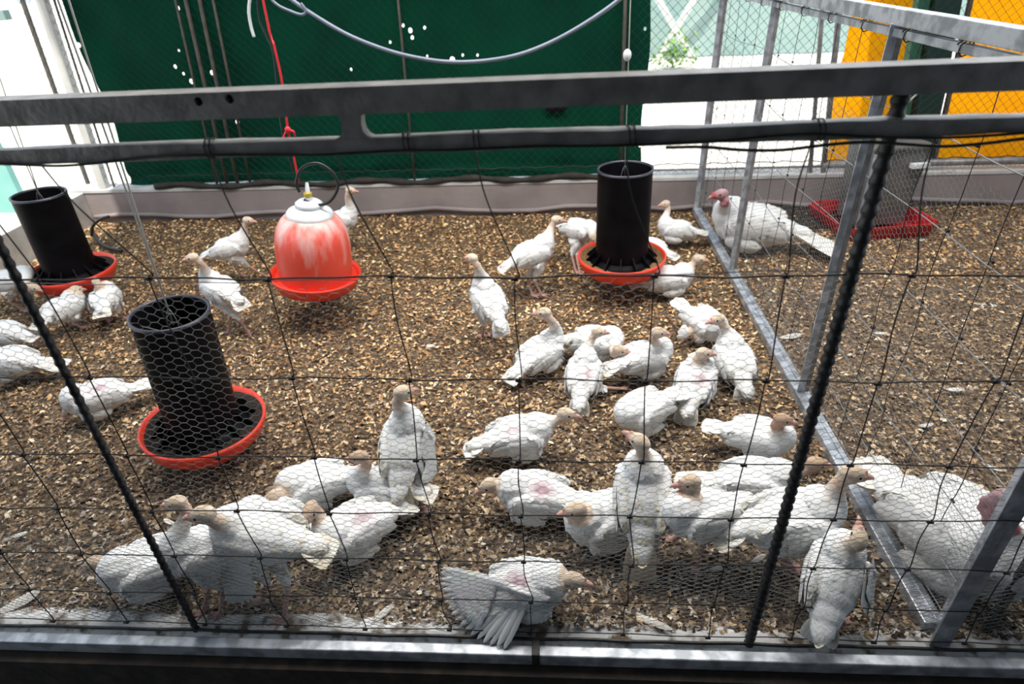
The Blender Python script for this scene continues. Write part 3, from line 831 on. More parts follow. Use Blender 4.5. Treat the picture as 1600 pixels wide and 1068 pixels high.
o = MB().tube(smooth_path([onz(143, 358, 0.03), onz(150, 372, 0.02), onz(165, 385, 0.015), onz(190, 392, 0.012)], 6), 0.010, 8).build('floor_hose', 'blackhose', smooth=True)
tag(o, 'dark green hose end lying on the litter near the back left corner', 'hose')
c = ony(980, 86, 2.6); o = MB().ell(c, (0.016, 0.014, 0.022)).build('cord_toggle', 'white_plastic', smooth=True)
tag(o, 'white toggle on the cord above the right feeder', 'toggle')

# metal feeder in the right pen
mf = empty('metal_feeder', (1.75, 3.33, 0)); mf.rotation_euler = (0, 0, math.radians(8)); tag(mf, 'grey sheet metal hopper feeder with a red trough in the right pen', 'feeder')
b = MB()
def wallp(b, ax_, ay, bx, by, z0, z1, lean, th=0.012):
    d = Vector((bx - ax_, by - ay, 0)).normalized(); nrm = Vector((d.y, -d.x, 0))
    vs = []
    for s_ in (0, 1):
        off = nrm * th * s_
        vs += [Vector((ax_, ay, z0)) + off, Vector((bx, by, z0)) + off, Vector((bx, by, z1)) + off + nrm * lean, Vector((ax_, ay, z1)) + off + nrm * lean]
    b.add(vs, [(0, 1, 2, 3), (7, 6, 5, 4), (0, 4, 5, 1), (1, 5, 6, 2), (2, 6, 7, 3), (3, 7, 4, 0)])
cs = [(-0.22, -0.16), (0.22, -0.16), (0.22, 0.20), (-0.22, 0.20)]
for k in range(4):
    wallp(b, *cs[k], *cs[(k + 1) % 4], 0.01, 0.085, 0.03)
b.box((-0.22, -0.16, 0.0), (0.22, 0.20, 0.02))
b.build('trough', 'trough_red', mf)
b = MB()
vs = [(-0.13, -0.07, 0.05), (0.13, -0.07, 0.05), (0.13, 0.12, 0.05), (-0.13, 0.12, 0.05), (-0.15, -0.10, 0.46), (0.15, -0.10, 0.46), (0.15, 0.14, 0.46), (-0.15, 0.14, 0.46)]
b.add(vs, [(0, 3, 2, 1), (4, 5, 6, 7), (0, 1, 5, 4), (1, 2, 6, 5), (2, 3, 7, 6), (3, 0, 4, 7)])
b.build('hopper', 'grey_sheet', mf, bevel=0.004)
MB().box((-0.150, -0.125, 0.04), (-0.095, -0.095, 0.44)).build('corner_strip', 'pale_sheet', mf, bevel=0.002)
MB().box((-0.16, -0.115, 0.455), (0.16, 0.15, 0.47)).build('lid', 'grey_sheet', mf, bevel=0.003)
MB().box((0.05, -0.13, 0.36), (0.14, -0.10, 0.385)).build('latch', 'white_plastic', mf, bevel=0.003)
# wire grid lying by the back kerb of the right pen
b = MB()
for i in range(15): b.tube([(0.035 * i, 0, 0.012), (0.035 * i, 0.34, 0.012)], 0.0045, 5)
for j in range(9): b.tube([(0, 0.042 * j, 0.016), (0.49, 0.042 * j, 0.016)], 0.0045, 5)
o = b.build('wire_grid', 'wire'); o.location = (1.17, 3.27, 0.012); tag(o, 'square black wire grid lying by the back kerb in the right pen', 'grid')

# ------------------------------------------------------------------ turkeys
def feather_pts(L, w, camber=0.18, rows=4, tipsharp=0.0, curl=0.0):
    prof = {4: [(0, .38), (.35, .95), (.7, .95), (.92, .5), (1, 0)], 6: [(0, .15), (.12, .55), (.35, .9), (.6, 1), (.82, .85), (.95, .45), (1, 0)]}[rows]
    out = []
    for (t, k) in prof:
        out.append((t * L, k * w, t))
    return out
def add_feather(b, p, d, n, L, w, col, rows=4, camber=0.2, curl=0.0, quill=None):
    """p root, d direction, n outward normal"""
    s = d.cross(n).normalized()
    vs = []; fs = []; cs = []
    pr = feather_pts(L, w, rows=rows)
    for (x, hw, t) in pr[:-1]:
        c = p + d * x - n * (curl * L * t * t)
        vs += [c - s * hw - n * (hw * camber), c + n * (hw * camber * 0.5), c + s * hw - n * (hw * camber)]
    x, _, t = pr[-1]
    vs.append(p + d * x - n * (curl * L * t * t))
    k = len(pr) - 1
    for i in range(k - 1):
        a = 3 * i
        fs += [(a, a + 3, a + 4, a + 1), (a + 1, a + 4, a + 5, a + 2)]
    a = 3 * (k - 1); z = len(vs) - 1
    fs += [(a, z, a + 1), (a + 1, z, a + 2)]
    n0 = len(b.v)
    b.v.extend([tuple(v) for v in vs]); b.f.extend([tuple(i + n0 for i in f) for f in fs])
    for i in range(len(vs)):
        kk = 0.86 if i < 3 else (0.95 if i % 3 == 1 and i < len(vs) - 1 else 1.0)
        b.c.append(tuple(min(1, c_ * kk) for c_ in col))
WHITE = (0.73, 0.75, 0.77); CREAM = (0.66, 0.59, 0.43)
def lerp(a, b_, t): return tuple(x + (y - x) * t for x, y in zip(a, b_))

def turkey(label, body, zc, hd, head, hz, hyaw, pose='sit', pitch=8, hpitch=-8, s=1.0, tailp=0, dirt=0.25, wings=None, legs=True,
           steps=None, adult=False, seed=0, nf=820, brown=0.0, bare=0.0, tailfan=9, tail_len=0.056, spread=None, hs=None):
    R = random.Random(seed + 11)
    hs = hs or s
    if not adult: hs = s * 0.94; s = s * 0.87
    c = onz(body[0], body[1], zc)
    rz = math.radians(hd)
    root = empty('turkey', (c.x, c.y, 0), rz)
    tag(root, label, 'turkey')
    W2L = Matrix.Rotation(-rz, 3, 'Z')
    def loc(w): return W2L @ (w - Vector((c.x, c.y, 0)))
    B = Vector((0, 0, zc)); pr = math.radians(pitch)
    RB = Matrix(((math.cos(pr), 0, -math.sin(pr)), (0, 1, 0), (math.sin(pr), 0, math.cos(pr))))   # body frame -> local
    def bl(x, y, z): return B + RB @ (Vector((x, y, z)) * s)
    Hc = loc(onz(head[0], head[1], hz))
    ya = math.radians(hyaw - hd); hp = math.radians(hpitch)
    f = Vector((math.cos(ya) * math.cos(hp), math.sin(ya) * math.cos(hp), math.sin(hp)))
    l = Vector((-math.sin(ya), math.cos(ya), 0)); u_ = f.cross(l)
    if u_.z < 0: u_ = -u_; l = -l
    RH = Matrix((f, l, u_)).transposed()
    core = MB()
    core.ell(bl(-0.004, 0, 0), (0.108 * s, 0.063 * s, 0.060 * s), RB)
    core.ell(bl(0.046, 0, -0.003), (0.054 * s, 0.055 * s, 0.056 * s), RB)
    core.ell(bl(-0.080, 0, 0.008), (0.060 * s, 0.042 * s, 0.033 * s), RB)
    core.ell(bl(-0.120, 0, 0.013), (0.052 * s, 0.030 * s, 0.018 * s), RB)
    for sd in (-1, 1):
        if spread and sd == spread[0]: continue
        Rw = RB @ Matrix.Rotation(sd * math.radians(5), 3, 'Z') @ Matrix.Rotation(math.radians(9), 3, 'Y')
        core.ell(bl(-0.012, sd * 0.050, 0.012), (0.086 * s, 0.020 * s, 0.043 * s), Rw)
    # neck
    P0 = bl(0.060, 0, 0.020); P3 = Hc - f * 0.008 * hs - u_ * 0.012 * hs
    dist = (P3 - P0).length
    fw = (RB @ Vector((1, 0, 0.55))).normalized()
    end = (u_ * -0.8 - f * 0.45).normalized() if not adult else (u_ * -0.9 - f * 0.3).normalized()
    P1 = P0 + fw * (0.42 * dist); P2 = P3 + end * (0.38 * dist)
    nk = []
    for i in range(19):
        t = i / 18
        nk.append(P0 * (1 - t) ** 3 + P1 * 3 * t * (1 - t) ** 2 + P2 * 3 * t * t * (1 - t) + P3 * t ** 3)
    nk[0:0] = []
    rsn = [(0.036 * (1 - t) ** 2.6) * s + (0.0145 + 0.005 * (1 - t)) * (hs * t + s * (1 - t)) for t in [i / 18 for i in range(19)]]
    for q in nk:
        pass
    core.tube(nk, 0.02, 12, rs=rsn)
    for q, r_ in zip(nk[::3], rsn[::3]): core.ell(q, (r_, r_, r_), nu=10, nv=7)
    # head
    core.ell(Hc, (0.0265 * hs, 0.0185 * hs, 0.0205 * hs), RH)
    core.ell(Hc + f * 0.018 * hs - u_ * 0.003 * hs, (0.018 * hs, 0.0125 * hs, 0.0130 * hs), RH)
    core.ell(Hc - u_ * 0.010 * hs + f * 0.002 * hs, (0.018 * hs, 0.0135 * hs, 0.014 * hs), RH)
    if adult:
        core.tube(smooth_path([Hc + f * 0.022 * hs + u_ * 0.010 * hs, Hc + f * 0.034 * hs + u_ * 0.012 * hs + l * .006 * hs, Hc + f * 0.040 * hs - u_ * 0.004 * hs + l * .012 * hs], 4), 0.005 * hs, 8)
        for i in range(12):
            t = 0.70 + 0.3 * R.random(); q = nk[int(t * 18)]
            core.ell(q + Vector((R.uniform(-1, 1), R.uniform(-1, 1), R.uniform(-1, 0.4))) * 0.014 * hs, (0.009 * hs,) * 3, nu=8, nv=6)
    else:
        core.ell(Hc + f * 0.026 * hs + u_ * 0.0115 * hs, (0.0045 * hs, 0.0036 * hs, 0.0055 * hs), RH, nu=8, nv=6)
    # legs
    shank_pts = []
    if pose == 'stand':
        for si, sd in enumerate((-1, 1)):
            hip = bl(0.0, sd * 0.036, -0.030)
            if steps and steps[si] is not None:
                ft = loc(onz(steps[si][0], steps[si][1], 0.006))
            else:
                ft = Vector((0.012 * s, sd * 0.034 * s, 0.006))
            hock = hip * 0.36 + ft * 0.64 + Vector((-0.028 * s, 0, 0.022 * s)); 
            core.tube([hip, hip * 0.55 + hock * 0.45 + Vector((0.012 * s, 0, 0)), hock], 0.02, 10, rs=[0.034 * s, 0.024 * s, 0.0095 * s])
            core.ell(hip, (0.036 * s, 0.026 * s, 0.040 * s), RB)
            core.tube([hock, hock * 0.5 + ft * 0.5, ft + Vector((0, 0, 0.004))], 0.0075, 8, rs=[0.0085 * s, 0.0066 * s, 0.0078 * s])
            fd = (Vector((ft.x - hock.x, ft.y - hock.y, 0)) + Vector((0.06, 0, 0))); fd.normalize()
            for a_, L_ in ((0, 0.052), (0.62, 0.042), (-0.62, 0.042), (3.14, 0.018)):
                td = Matrix.Rotation(a_, 3, 'Z') @ fd
                core.tube([ft, ft + td * L_ * 0.5 * s + Vector((0, 0, 0.003)), ft + td * L_ * s + Vector((0, 0, -0.002))], 0.004, 7, rs=[0.0062 * s, 0.0046 * s, 0.0030 * s])
            shank_pts.append((hock, ft))
    elif pose == 'sit':
        for sd in (-1, 1):
            core.ell(bl(0.01, sd * 0.048, -0.035), (0.052 * s, 0.024 * s, 0.034 * s), RB)
        if steps:
            ft = loc(onz(*steps[0], 0.012)); hip = bl(-0.03, -0.03, -0.04)
            mid = hip * 0.45 + ft * 0.55
            core.tube([hip, hip * 0.7 + mid * 0.3, mid], 0.02, 10, rs=[0.026 * s, 0.020 * s, 0.009 * s])
            core.tube([mid, ft], 0.007, 8, rs=[0.0085 * s, 0.0075 * s])
            fd = (ft - mid); fd.z = 0; fd.normalize()
            for a_, L_ in ((0, 0.045), (0.4, 0.038), (-0.4, 0.038)):
                core.tube([ft, ft + Matrix.Rotation(a_, 3, 'Z') @ fd * L_ * s], 0.004, 7, rs=[0.006 * s, 0.003 * s])
            shank_pts.append((mid, ft))
    # fuse into one skin
    tmp = bpy.data.objects.new('tmp', core.mesh('tmp')); COL.objects.link(tmp)
    rm = tmp.modifiers.new('r', 'REMESH'); rm.mode = 'VOXEL'; rm.voxel_size = 0.0040 * s; rm.use_smooth_shade = True
    sm = tmp.modifiers.new('s', 'SMOOTH'); sm.factor = 0.5; sm.iterations = 3
    dg = bpy.context.evaluated_depsgraph_get()
    me = bpy.data.meshes.new_from_object(tmp.evaluated_get(dg))
    bpy.data.objects.remove(tmp)
    nv = len(me.vertices)
    co = np.empty(nv * 3); me.vertices.foreach_get('co', co); co = co.reshape(-1, 3)
    co[:, 2] = np.maximum(co[:, 2], 0.004 + 0.003 * np.sin(co[:, 0] * 60) * np.sin(co[:, 1] * 60))
    me.vertices.foreach_set('co', co.ravel()); me.update()
    me.polygons.foreach_set('use_smooth', [True] * len(me.polygons))
    # colour by region: head and neck skin, shanks, feathered trunk
    NK = np.array([tuple(q) for q in nk]); tt = np.linspace(0, 1, 19)
    d2 = np.linalg.norm(co[:, None, :] - NK[None], axis=2)
    ii = d2.argmin(1); tn = tt[ii]
    near = d2.min(1) < (np.array(rsn)[ii] * 1.5 + 0.004)
    dh = np.linalg.norm(co - np.array(Hc), axis=1)
    t_on = 0.42 if not adult else 0.55
    skin = np.clip((tn - t_on) / 0.40, 0, 1) * near
    headm = dh < (0.055 if adult else 0.040) * hs
    skin = np.where(headm, 1.0, skin)
    hc = co - np.array(Hc)
    hu = hc @ np.array(u_) / (0.02 * hs); hf = hc @ np.array(f) / (0.02 * hs)
    nse = np.sin(co[:, 0] * 210 + seed) * np.sin(co[:, 1] * 190) * np.sin(co[:, 2] * 230)
    white = np.array(WHITE) * (1 - 0.05 * np.clip(nse, 0, 1))[:, None]
    tan = np.array((0.56, 0.44, 0.35)); pink = np.array((0.52, 0.27, 0.21)); crown = np.array((0.46, 0.35, 0.22)); pale = np.array((0.72, 0.64, 0.54))
    if adult:
        tan = np.array((0.30, 0.20, 0.23)); pink = np.array((0.45, 0.08, 0.09)); crown = np.array((0.50, 0.38, 0.43)); pale = np.array((0.48, 0.27, 0.29))
    sk = pale + (tan - pale) * np.clip(0.5 + nse[:, None] * 0.6, 0, 1)
    sk = sk * (1 - brown) + np.array((0.36, 0.22, 0.15)) * brown
    w = (np.clip(hu - 0.35, 0, 0.5) * 2 * headm * np.clip(0.9 - np.abs(hf - 0.0) * 0.5, 0, 1))[:, None]
    sk = sk * (1 - w * 0.6) + crown * w * 0.6
    w = (np.clip(hf - 0.8, 0, 0.6) / 0.6 * headm)[:, None]
    sk = sk * (1 - w * 0.8) + pink * w * 0.8
    w = (np.clip(-hu - 0.3, 0, 0.6) * (tn > 0.8) * near)[:, None]
    sk = sk * (1 - w * 0.45) + pink * w * 0.45
    colr = white * (1 - skin[:, None]) + sk * skin[:, None]
    if bare:
        side = 1 if math.cos(rz) < 0 else -1
        pc_ = np.array(bl(-0.020, side * 0.022, 0.050))
        wv = np.clip(1.25 - np.linalg.norm((co - pc_) , axis=1) / (0.038 * s) + 0.35 * nse, 0, 1)[:, None] * min(1, bare + 0.3)
        colr = colr * (1 - wv) + np.array((0.40, 0.27, 0.31)) * wv
    for (hk, ft) in shank_pts:
        a = np.array(hk); bb = np.array(ft); ab = bb - a
        t = np.clip(((co - a) @ ab) / (ab @ ab), 0, 1.2)
        dd = np.linalg.norm(co - (a + t[:, None] * ab), axis=1)
        wz = ((dd < 0.014 * s) & (t > 0.02)) | ((np.linalg.norm(co - bb, axis=1) < 0.058 * s) & (co[:, 2] < 0.026))
        colr[wz] = np.array((0.47, 0.28, 0.25)) if not adult else np.array((0.40, 0.24, 0.22))
    ca = me.color_attributes.new('Col', 'FLOAT_COLOR', 'POINT')
    arr = np.ones((nv, 4), dtype=np.float32); arr[:, :3] = np.clip(colr, 0, 1); ca.data.foreach_set('color', arr.ravel())
    me.materials.clear(); me.materials.append(MT['skin'])
    bo = bpy.data.objects.new('body', me); COL.objects.link(bo); bo.parent = root
    # surface sampling for contour feathers
    npoly = len(me.polygons)
    ctr = np.empty(npoly * 3); me.polygons.foreach_get('center', ctr); ctr = ctr.reshape(-1, 3)
    nor = np.empty(npoly * 3); me.polygons.foreach_get('normal', nor); nor = nor.reshape(-1, 3)
    d2 = np.linalg.norm(ctr[:, None, :] - NK[None], axis=2); jj = d2.argmin(1)
    ptn = tt[jj] * (d2.min(1) < np.array(rsn)[jj] * 1.35 + 0.004)
    hd_ = np.linalg.norm(ctr - np.array(Hc), axis=1) < (0.062 if adult else 0.036) * hs
    ok = (ptn < 0.60) & (~hd_) & (ctr[:, 2] > 0.012)
    if pose == 'stand':
        ok &= (ctr[:, 2] > 0.085 * s)
    for (hk, ft) in shank_pts:
        ok &= np.linalg.norm(ctr - np.array(hk), axis=1) > 0.026 * s
        ok &= np.linalg.norm(ctr - np.array(ft), axis=1) > 0.060 * s
        ok &= np.linalg.norm(ctr - (np.array(ft) + np.array(hk)) / 2, axis=1) > 0.028 * s
    cand = np.where(ok)[0]
    fb = MB(); rng2 = np.random.RandomState(seed + 5)
    pick = rng2.choice(cand, min(len(cand), int(nf)), replace=False)
    back = (RB @ Vector((-1, 0, 0)))
    for q in pick:
        p = Vector(ctr[q]); n = Vector(nor[q]); tq = ptn[q]
        if tq > 0.12:
            k_ = min(17, max(1, int(tq * 18))); fl = (nk[k_ - 1] - nk[k_ + 1]).normalized()
            if tq < 0.4: fl = (fl + back * (0.4 - tq) * 3).normalized()
        else:
            fl = (back + Vector((0, 0, -0.30))).normalized()
        fl = fl + Vector((R.uniform(-1, 1), R.uniform(-1, 1), R.uniform(-1, 1))) * 0.16
        d = fl - n * fl.dot(n)
        if d.length < 0.15: continue
        d.normalize(); lift = R.uniform(0.04, 0.22); d = (d * math.cos(lift) + n * math.sin(lift)).normalized()
        n2 = (n - d * n.dot(d)).normalized()
        sz = (0.026 - 0.018 * min(1, tq / 0.6)) * R.uniform(0.85, 1.25) * s
        xb = (p - B).dot(RB @ Vector((1, 0, 0))) / s
        dm = dirt * max(0, min(1.2, 0.5 - xb * 7)) * R.uniform(0.6, 0.9)
        col = lerp(WHITE, CREAM, min(0.85, dm)); kk = R.uniform(0.84, 1.04); col = tuple(min(0.88, q_ * kk) for q_ in col)
        if bare and (p - bl(-0.020, (1 if math.cos(rz) < 0 else -1) * 0.022, 0.050)).length < 0.036 * s and R.random() < bare + 0.25:
            continue
        pf = p - n * 0.0015 - d * sz * 0.35
        add_feather(fb, pf, d, n2, sz, sz * 0.36, col, 4, camber=0.28, curl=0.08)
    fb.build('plumage', 'plume', root, smooth=True)
    # wings
    bvh = BVHTree.FromPolygons([tuple(v) for v in co], [tuple(p.vertices) for p in me.polygons])
    for sd in (-1, 1):
        if spread and sd == spread[0]: continue
        wb = MB()
        specs = []
        for k in range(6):      # long flight feathers
            specs.append((-0.018 - 0.009 * k, 0.032 - 0.010 * k, 0.080 - 0.004 * k, 0.0105, 0.13))
        for row in range(4):
            for k in range(7):
                specs.append((0.028 - 0.017 * row + R.uniform(-.003, .003), 0.042 - 0.0115 * k, 0.034 - 0.002 * row, 0.0095, 0.20 + 0.04 * row))
        for (x, z, L_, w_, lf) in specs:
            g = bl(x, sd * 0.11, z)
            hit = bvh.find_nearest(g)
            if hit[0] is None: continue
            p, n = hit[0], hit[1]
            fl = RB @ Vector((-1, -sd * 0.10, -0.10 - (0.045 - z) * 1.2 * 0.5))
            d = (fl - n * fl.dot(n)).normalized(); d = (d * math.cos(lf) + n * math.sin(lf)).normalized()
            n2 = (n - d * n.dot(d)).normalized()
            col = lerp(WHITE, CREAM, dirt * R.uniform(0, 0.5)); kk = R.uniform(0.86, 1.03); col = tuple(q_ * kk for q_ in col)
            add_feather(wb, p + n * 0.001, d, n2, L_ * s, w_ * s * 1.05, col, 6, camber=0.25, curl=0.16)
        wb.build('wing', 'plume', root, smooth=True)
    if spread:
        sd, wrist_px, wz, tip_px, tz, fan, npr = spread
        Wp = loc(onz(*wrist_px, wz)); Tp = loc(onz(*tip_px, tz)); S0 = bl(0.045, sd * 0.055, 0.028)
        wb = MB(); arm = Wp - S0; td = (Tp - Wp); Lp = td.length; td.normalize()
        hz_ = math.hypot(td.x, td.y)
        nrm = Vector((0, 0, 1)) * hz_ + Vector((0, sd, 0)) * (0.35 + abs(td.z)); nrm = (nrm - td * nrm.dot(td)).normalized()
        wc = [WHITE]
        def lump(pts, rs_):
            n0 = len(wb.v); wb.tube(pts, 0.02, 10, rs=rs_); wb.c.extend([WHITE] * (len(wb.v) - n0))
        lump(smooth_path([S0, S0 * 0.5 + Wp * 0.5 + nrm * 0.012, Wp, Wp + td * Lp * 0.22], 4), None or [0.010 * s - 0.0005 * s * i for i in range(13)])
        bk_ = (RB @ Vector((-1, 0, -0.1))).normalized()
        for k in range(npr):
            t = k / (npr - 1); a = math.radians(-fan + 2 * fan * t)
            d = Matrix.Rotation(a, 3, nrm) @ td
            add_feather(wb, Wp - arm.normalized() * 0.012 * k * 0.4 - nrm * 0.002 * (k % 2), d, nrm, Lp * (0.86 + 0.16 * math.sin(t * 3.1)), 0.0092 * s * 1.05, lerp(WHITE, CREAM, 0.1 * R.random()), 6, camber=0.3, curl=0.06)
        base_d = Matrix.Rotation(math.radians(fan), 3, nrm) @ td; d_b = Matrix.Rotation(math.radians(-fan), 3, nrm) @ td
        inner = base_d if base_d.dot(bk_) > d_b.dot(bk_) else d_b
        for k in range(9):
            t = k / 8; p = Wp * (1 - t) + S0 * t
            d = (inner * (1 - t) + bk_ * t * 1.1); d = (d - nrm * d.dot(nrm)).normalized()
            add_feather(wb, p, d, nrm, 0.098 * s, 0.0125 * s, lerp(WHITE, CREAM, 0.15 * R.random()), 6, camber=0.28, curl=0.08)
        for row in range(5):
            for k in range(npr + 4):
                t = (k + 0.5 * (row % 2)) / (npr + 3); a = math.radians(-fan * 1.05 + 2.1 * fan * t)
                d = Matrix.Rotation(a, 3, nrm) @ td
                p2 = Wp + d * (0.092 - 0.022 * row - 0.012) * s + nrm * (0.002 + 0.0022 * row) * s
                add_feather(wb, p2, (d + nrm * 0.07).normalized(), nrm, 0.042 * s, 0.0100 * s, tuple(q_ * R.uniform(.88, 1.02) for q_ in WHITE), 4, camber=0.3, curl=0.15)
        for row in range(4):
            for k in range(14):
                t = k / 13; p = Wp * (1 - t) + S0 * t
                d = (inner * (1 - t) + bk_ * t); d = (d - nrm * d.dot(nrm)).normalized()
                p2 = p + d * (0.034 - 0.018 * row) * s + nrm * (0.006 + 0.0028 * row) * s
                add_feather(wb, p2, (d + nrm * 0.06).normalized(), nrm, 0.038 * s, 0.0105 * s, tuple(q_ * R.uniform(.9, 1.02) for q_ in WHITE), 4, camber=0.3, curl=0.15)
        wb.build('wing', 'plume', root, smooth=True)
    # tail
    tb = MB(); tp_ = math.radians(tailp)
    for layer in range(2):
        nft = 9 if layer == 0 else 8
        for k in range(nft):
            t = (k / (nft - 1) - 0.5) * 2
            a = math.radians(t * tailfan)
            d = RB @ Vector((-math.cos(a) * math.cos(tp_), math.sin(a), math.sin(tp_)))
            d.normalize(); n = RB @ Vector((math.sin(tp_), 0, math.cos(tp_))); n = (n - d * n.dot(d)).normalized()
            p = bl(-0.118, t * 0.024, 0.016 + 0.004 * layer - abs(t) * 0.006)
            L_ = tail_len * (1 if layer == 0 else 0.55) * s * (1 - 0.10 * abs(t))
            col = lerp(WHITE, CREAM, min(0.9, dirt * R.uniform(0.4, 1.5)))
            add_feather(tb, p + n * 0.002 * layer, d, n, L_ + 0.02 * s, 0.0115 * s, col, 6, camber=0.25, curl=0.1)
    tb.build('tail', 'plume', root, smooth=True)
    # beak and eyes
    bb = MB(); hb_ = Hc + f * 0.030 * hs - u_ * 0.002 * hs
    pts = [hb_ - f * 0.004 * hs, hb_ + f * 0.006 * hs, hb_ + f * 0.014 * hs - u_ * 0.002 * hs, hb_ + f * 0.020 * hs - u_ * 0.0065 * hs]
    bb.tube(pts, 0.01, 10, rs=[0.0082 * hs, 0.0068 * hs, 0.0042 * hs, 0.0010 * hs])
    bb.tube([hb_ - u_ * 0.005 * hs, hb_ + f * 0.013 * hs - u_ * 0.0062 * hs], 0.004, 8, rs=[0.0046 * hs, 0.0016 * hs])
    bb.build('beak', 'beak', root, smooth=True)
    for sd in (-1, 1):
        MB().ell(Hc + f * 0.0105 * hs + l * sd * 0.0155 * hs + u_ * 0.0035 * hs, (0.0036 * hs, 0.0022 * hs, 0.0034 * hs), RH, nu=10, nv=7).build('eye', 'eye', root, smooth=True)
    return root

#TURKEYS
T = turkey
T('white turkey poult half out of view at the left edge, behind the left feeder', (14, 440), .15, 20, (52, 448), .20, 10, 'stand', pitch=2, hpitch=-35, seed=1)
T('white turkey poult crouching directly under the pan of the left feeder', (102, 482), .11, 75, (118, 452), .17, 60, 'stand', pitch=6, hpitch=-20, seed=2, dirt=.4)
T('white turkey poult standing at the right side of the left feeder pan', (166, 468), .12, 115, (150, 440), .20, 130, 'stand', pitch=4, hpitch=-30, seed=3, dirt=.4)
T('white turkey poult lying at the left edge, farther of the two with only rear showing', (0, 522), .08, 180, (-60, 515), .14, 180, seed=4, s=1.0)
T('white turkey poult lying at the left edge, nearer of the two with pointed tail', (12, 566), .085, 185, (-62, 560), .14, 180, seed=5, tailp=2, tail_len=.10, tailfan=9, dirt=.3, s=1.1)
T('white turkey poult lying behind the left ribbed bar with its head tucked down', (150, 622), .085, 215, (108, 640), .07, 240, seed=6, hpitch=-40, tailp=16, tail_len=.10, tailfan=10, bare=.5, s=1.05)
T('white turkey poult standing between the nearest feeder and the red drinker', (343, 452), .20, 150, (301, 402), .37, 195, 'stand', pitch=14, seed=7, steps=[(358, 520), (391, 524)], tailp=-16)
T('white turkey poult striding right behind and left of the red drinker', (360, 388), .20, 10, (387, 344), .335, 0, 'stand', pitch=14, seed=8, steps=[(416, 432), (378, 432)], dirt=.3)
T('thin necked white turkey poult standing behind the right side of the drinker', (533, 345), .20, 10, (547, 297), .37, 0, 'stand', pitch=18, seed=9, dirt=.5)
T('white turkey poult standing upright alone on open litter left of centre', (762, 468), .21, 120, (738, 403), .385, 145, 'stand', pitch=32, seed=10, steps=[(768, 526), (754, 528)], tailp=-26, s=1.02)
T('white turkey poult standing left of the right feeder, facing right', (834, 396), .20, 18, (870, 343), .34, 0, 'stand', pitch=20, seed=11, steps=[(846, 462), (832, 462)], dirt=.35, s=1.08)
T('white turkey poult feeding behind the left side of the right feeder pan', (905, 360), .18, -30, (930, 372), .20, -60, 'stand', pitch=0, seed=12, hpitch=-40, steps=[(900, 425), (906, 428)])
T('white turkey poult resting by the back corner with its neck bent in an S', (1056, 360), .085, 172, (1040, 318), .215, 190, seed=13, tailp=12, dirt=.3)
T('white turkey poult mostly hidden behind the right side of the right feeder', (1012, 388), .085, 150, (975, 372), .15, 160, seed=14)
T('white turkey poult lying in front of the right feeder, facing right', (1046, 437), .08, 3, (1091, 404), .175, -5, seed=15, s=1.12, dirt=.2)
T('large white turkey with a pink and red head lying behind the far partition', (1172, 352), .13, 163, (1127, 303), .33, 190, seed=16, s=1.75, hs=1.35, adult=True, tail_len=.13, tailfan=16, tailp=-6, nf=1000)
T('white turkey poult sitting left of the cluster, neck up and beak to the left', (846, 552), .085, 42, (850, 488), .255, 175, seed=17, pitch=16, tailp=-6, s=1.08)
T('white turkey poult seen from behind kicking one leg out to the right', (912, 585), .085, 80, (934, 518), .215, 8, seed=18, pitch=24, tailp=-38, steps=[(968, 607)], bare=.4)
T('white turkey poult with brown head resting low in the middle of the cluster', (932, 535), .085, -15, (968, 547), .13, -5, seed=19, s=1.08, brown=.25, dirt=.5)
T('white turkey poult with upright bare neck, right of the middle of the cluster', (1008, 560), .085, 20, (1028, 519), .225, 5, seed=20, s=1.08, pitch=6, brown=.15)
T('white turkey poult at the back of the cluster with its beak to the ground', (1100, 505), .085, 300, (1076, 520), .065, 215, seed=21, s=1.08, hpitch=-32, tailp=28, pitch=2)
T('white turkey poult at the right of the cluster beside the partition rail', (1146, 562), .085, 98, (1122, 498), .225, 195, seed=22, s=1.08, pitch=22, tailp=-36)
T('white turkey poult seen from behind at the lower right of the cluster', (1087, 595), .085, 68, (1099, 551), .19, 5, seed=23, s=1.08, pitch=20, tailp=-34, bare=.5)
T('white turkey poult hunched below the cluster with its head bent to the ground', (1004, 642), .085, 215, (984, 668), .05, 250, s=1.1, seed=24, hpitch=-45, tailp=8, pitch=2, dirt=.3)
T('white turkey poult with dark brown neck lying beside the partition rail', (1187, 683), .085, -24, (1222, 655), .20, -8, seed=25, brown=.85, tailp=14, s=1.03)
T('white turkey poult lying alone in the centre, facing right', (812, 682), .085, 12, (884, 646), .165, -6, seed=26, pitch=8, s=1.10, tailp=-8, bare=.2)
T('white turkey poult standing with its back to the viewer behind the left group', (634, 693), .205, 85, (629, 612), .375, 35, 'stand', pitch=42, seed=27, tailp=-34, tail_len=.11, tailfan=4, steps=[(662, 806), (634, 800)], dirt=.75, s=1.08, spread=(-1, (672, 690), .20, (672, 752), .10, 22, 7))
T('white turkey poult asleep with its tan head down, left of the standing one', (492, 756), .085, 205, (428, 776), .12, 205, seed=28, hpitch=-40, s=1.08, brown=.2)
T('white turkey poult with bare brown neck looking left in front of the standing one', (596, 762), .085, 172, (562, 713), .225, 182, seed=29, brown=.6, pitch=2, dirt=.5)
T('white turkey poult facing the viewer at the right of the left group', (552, 828), .09, 222, (485, 797), .20, 262, seed=30, brown=.45, s=1.12, hpitch=-16, bare=.4)
T('white turkey poult lying mostly hidden behind the striding one', (425, 812), .08, 175, (372, 815), .07, 180, seed=31)
T('white turkey poult lying at the far left of the left group, beak lowered', (234, 884), .085, 212, (148, 880), .115, 195, seed=32, hpitch=-26, brown=.3, s=1.12)
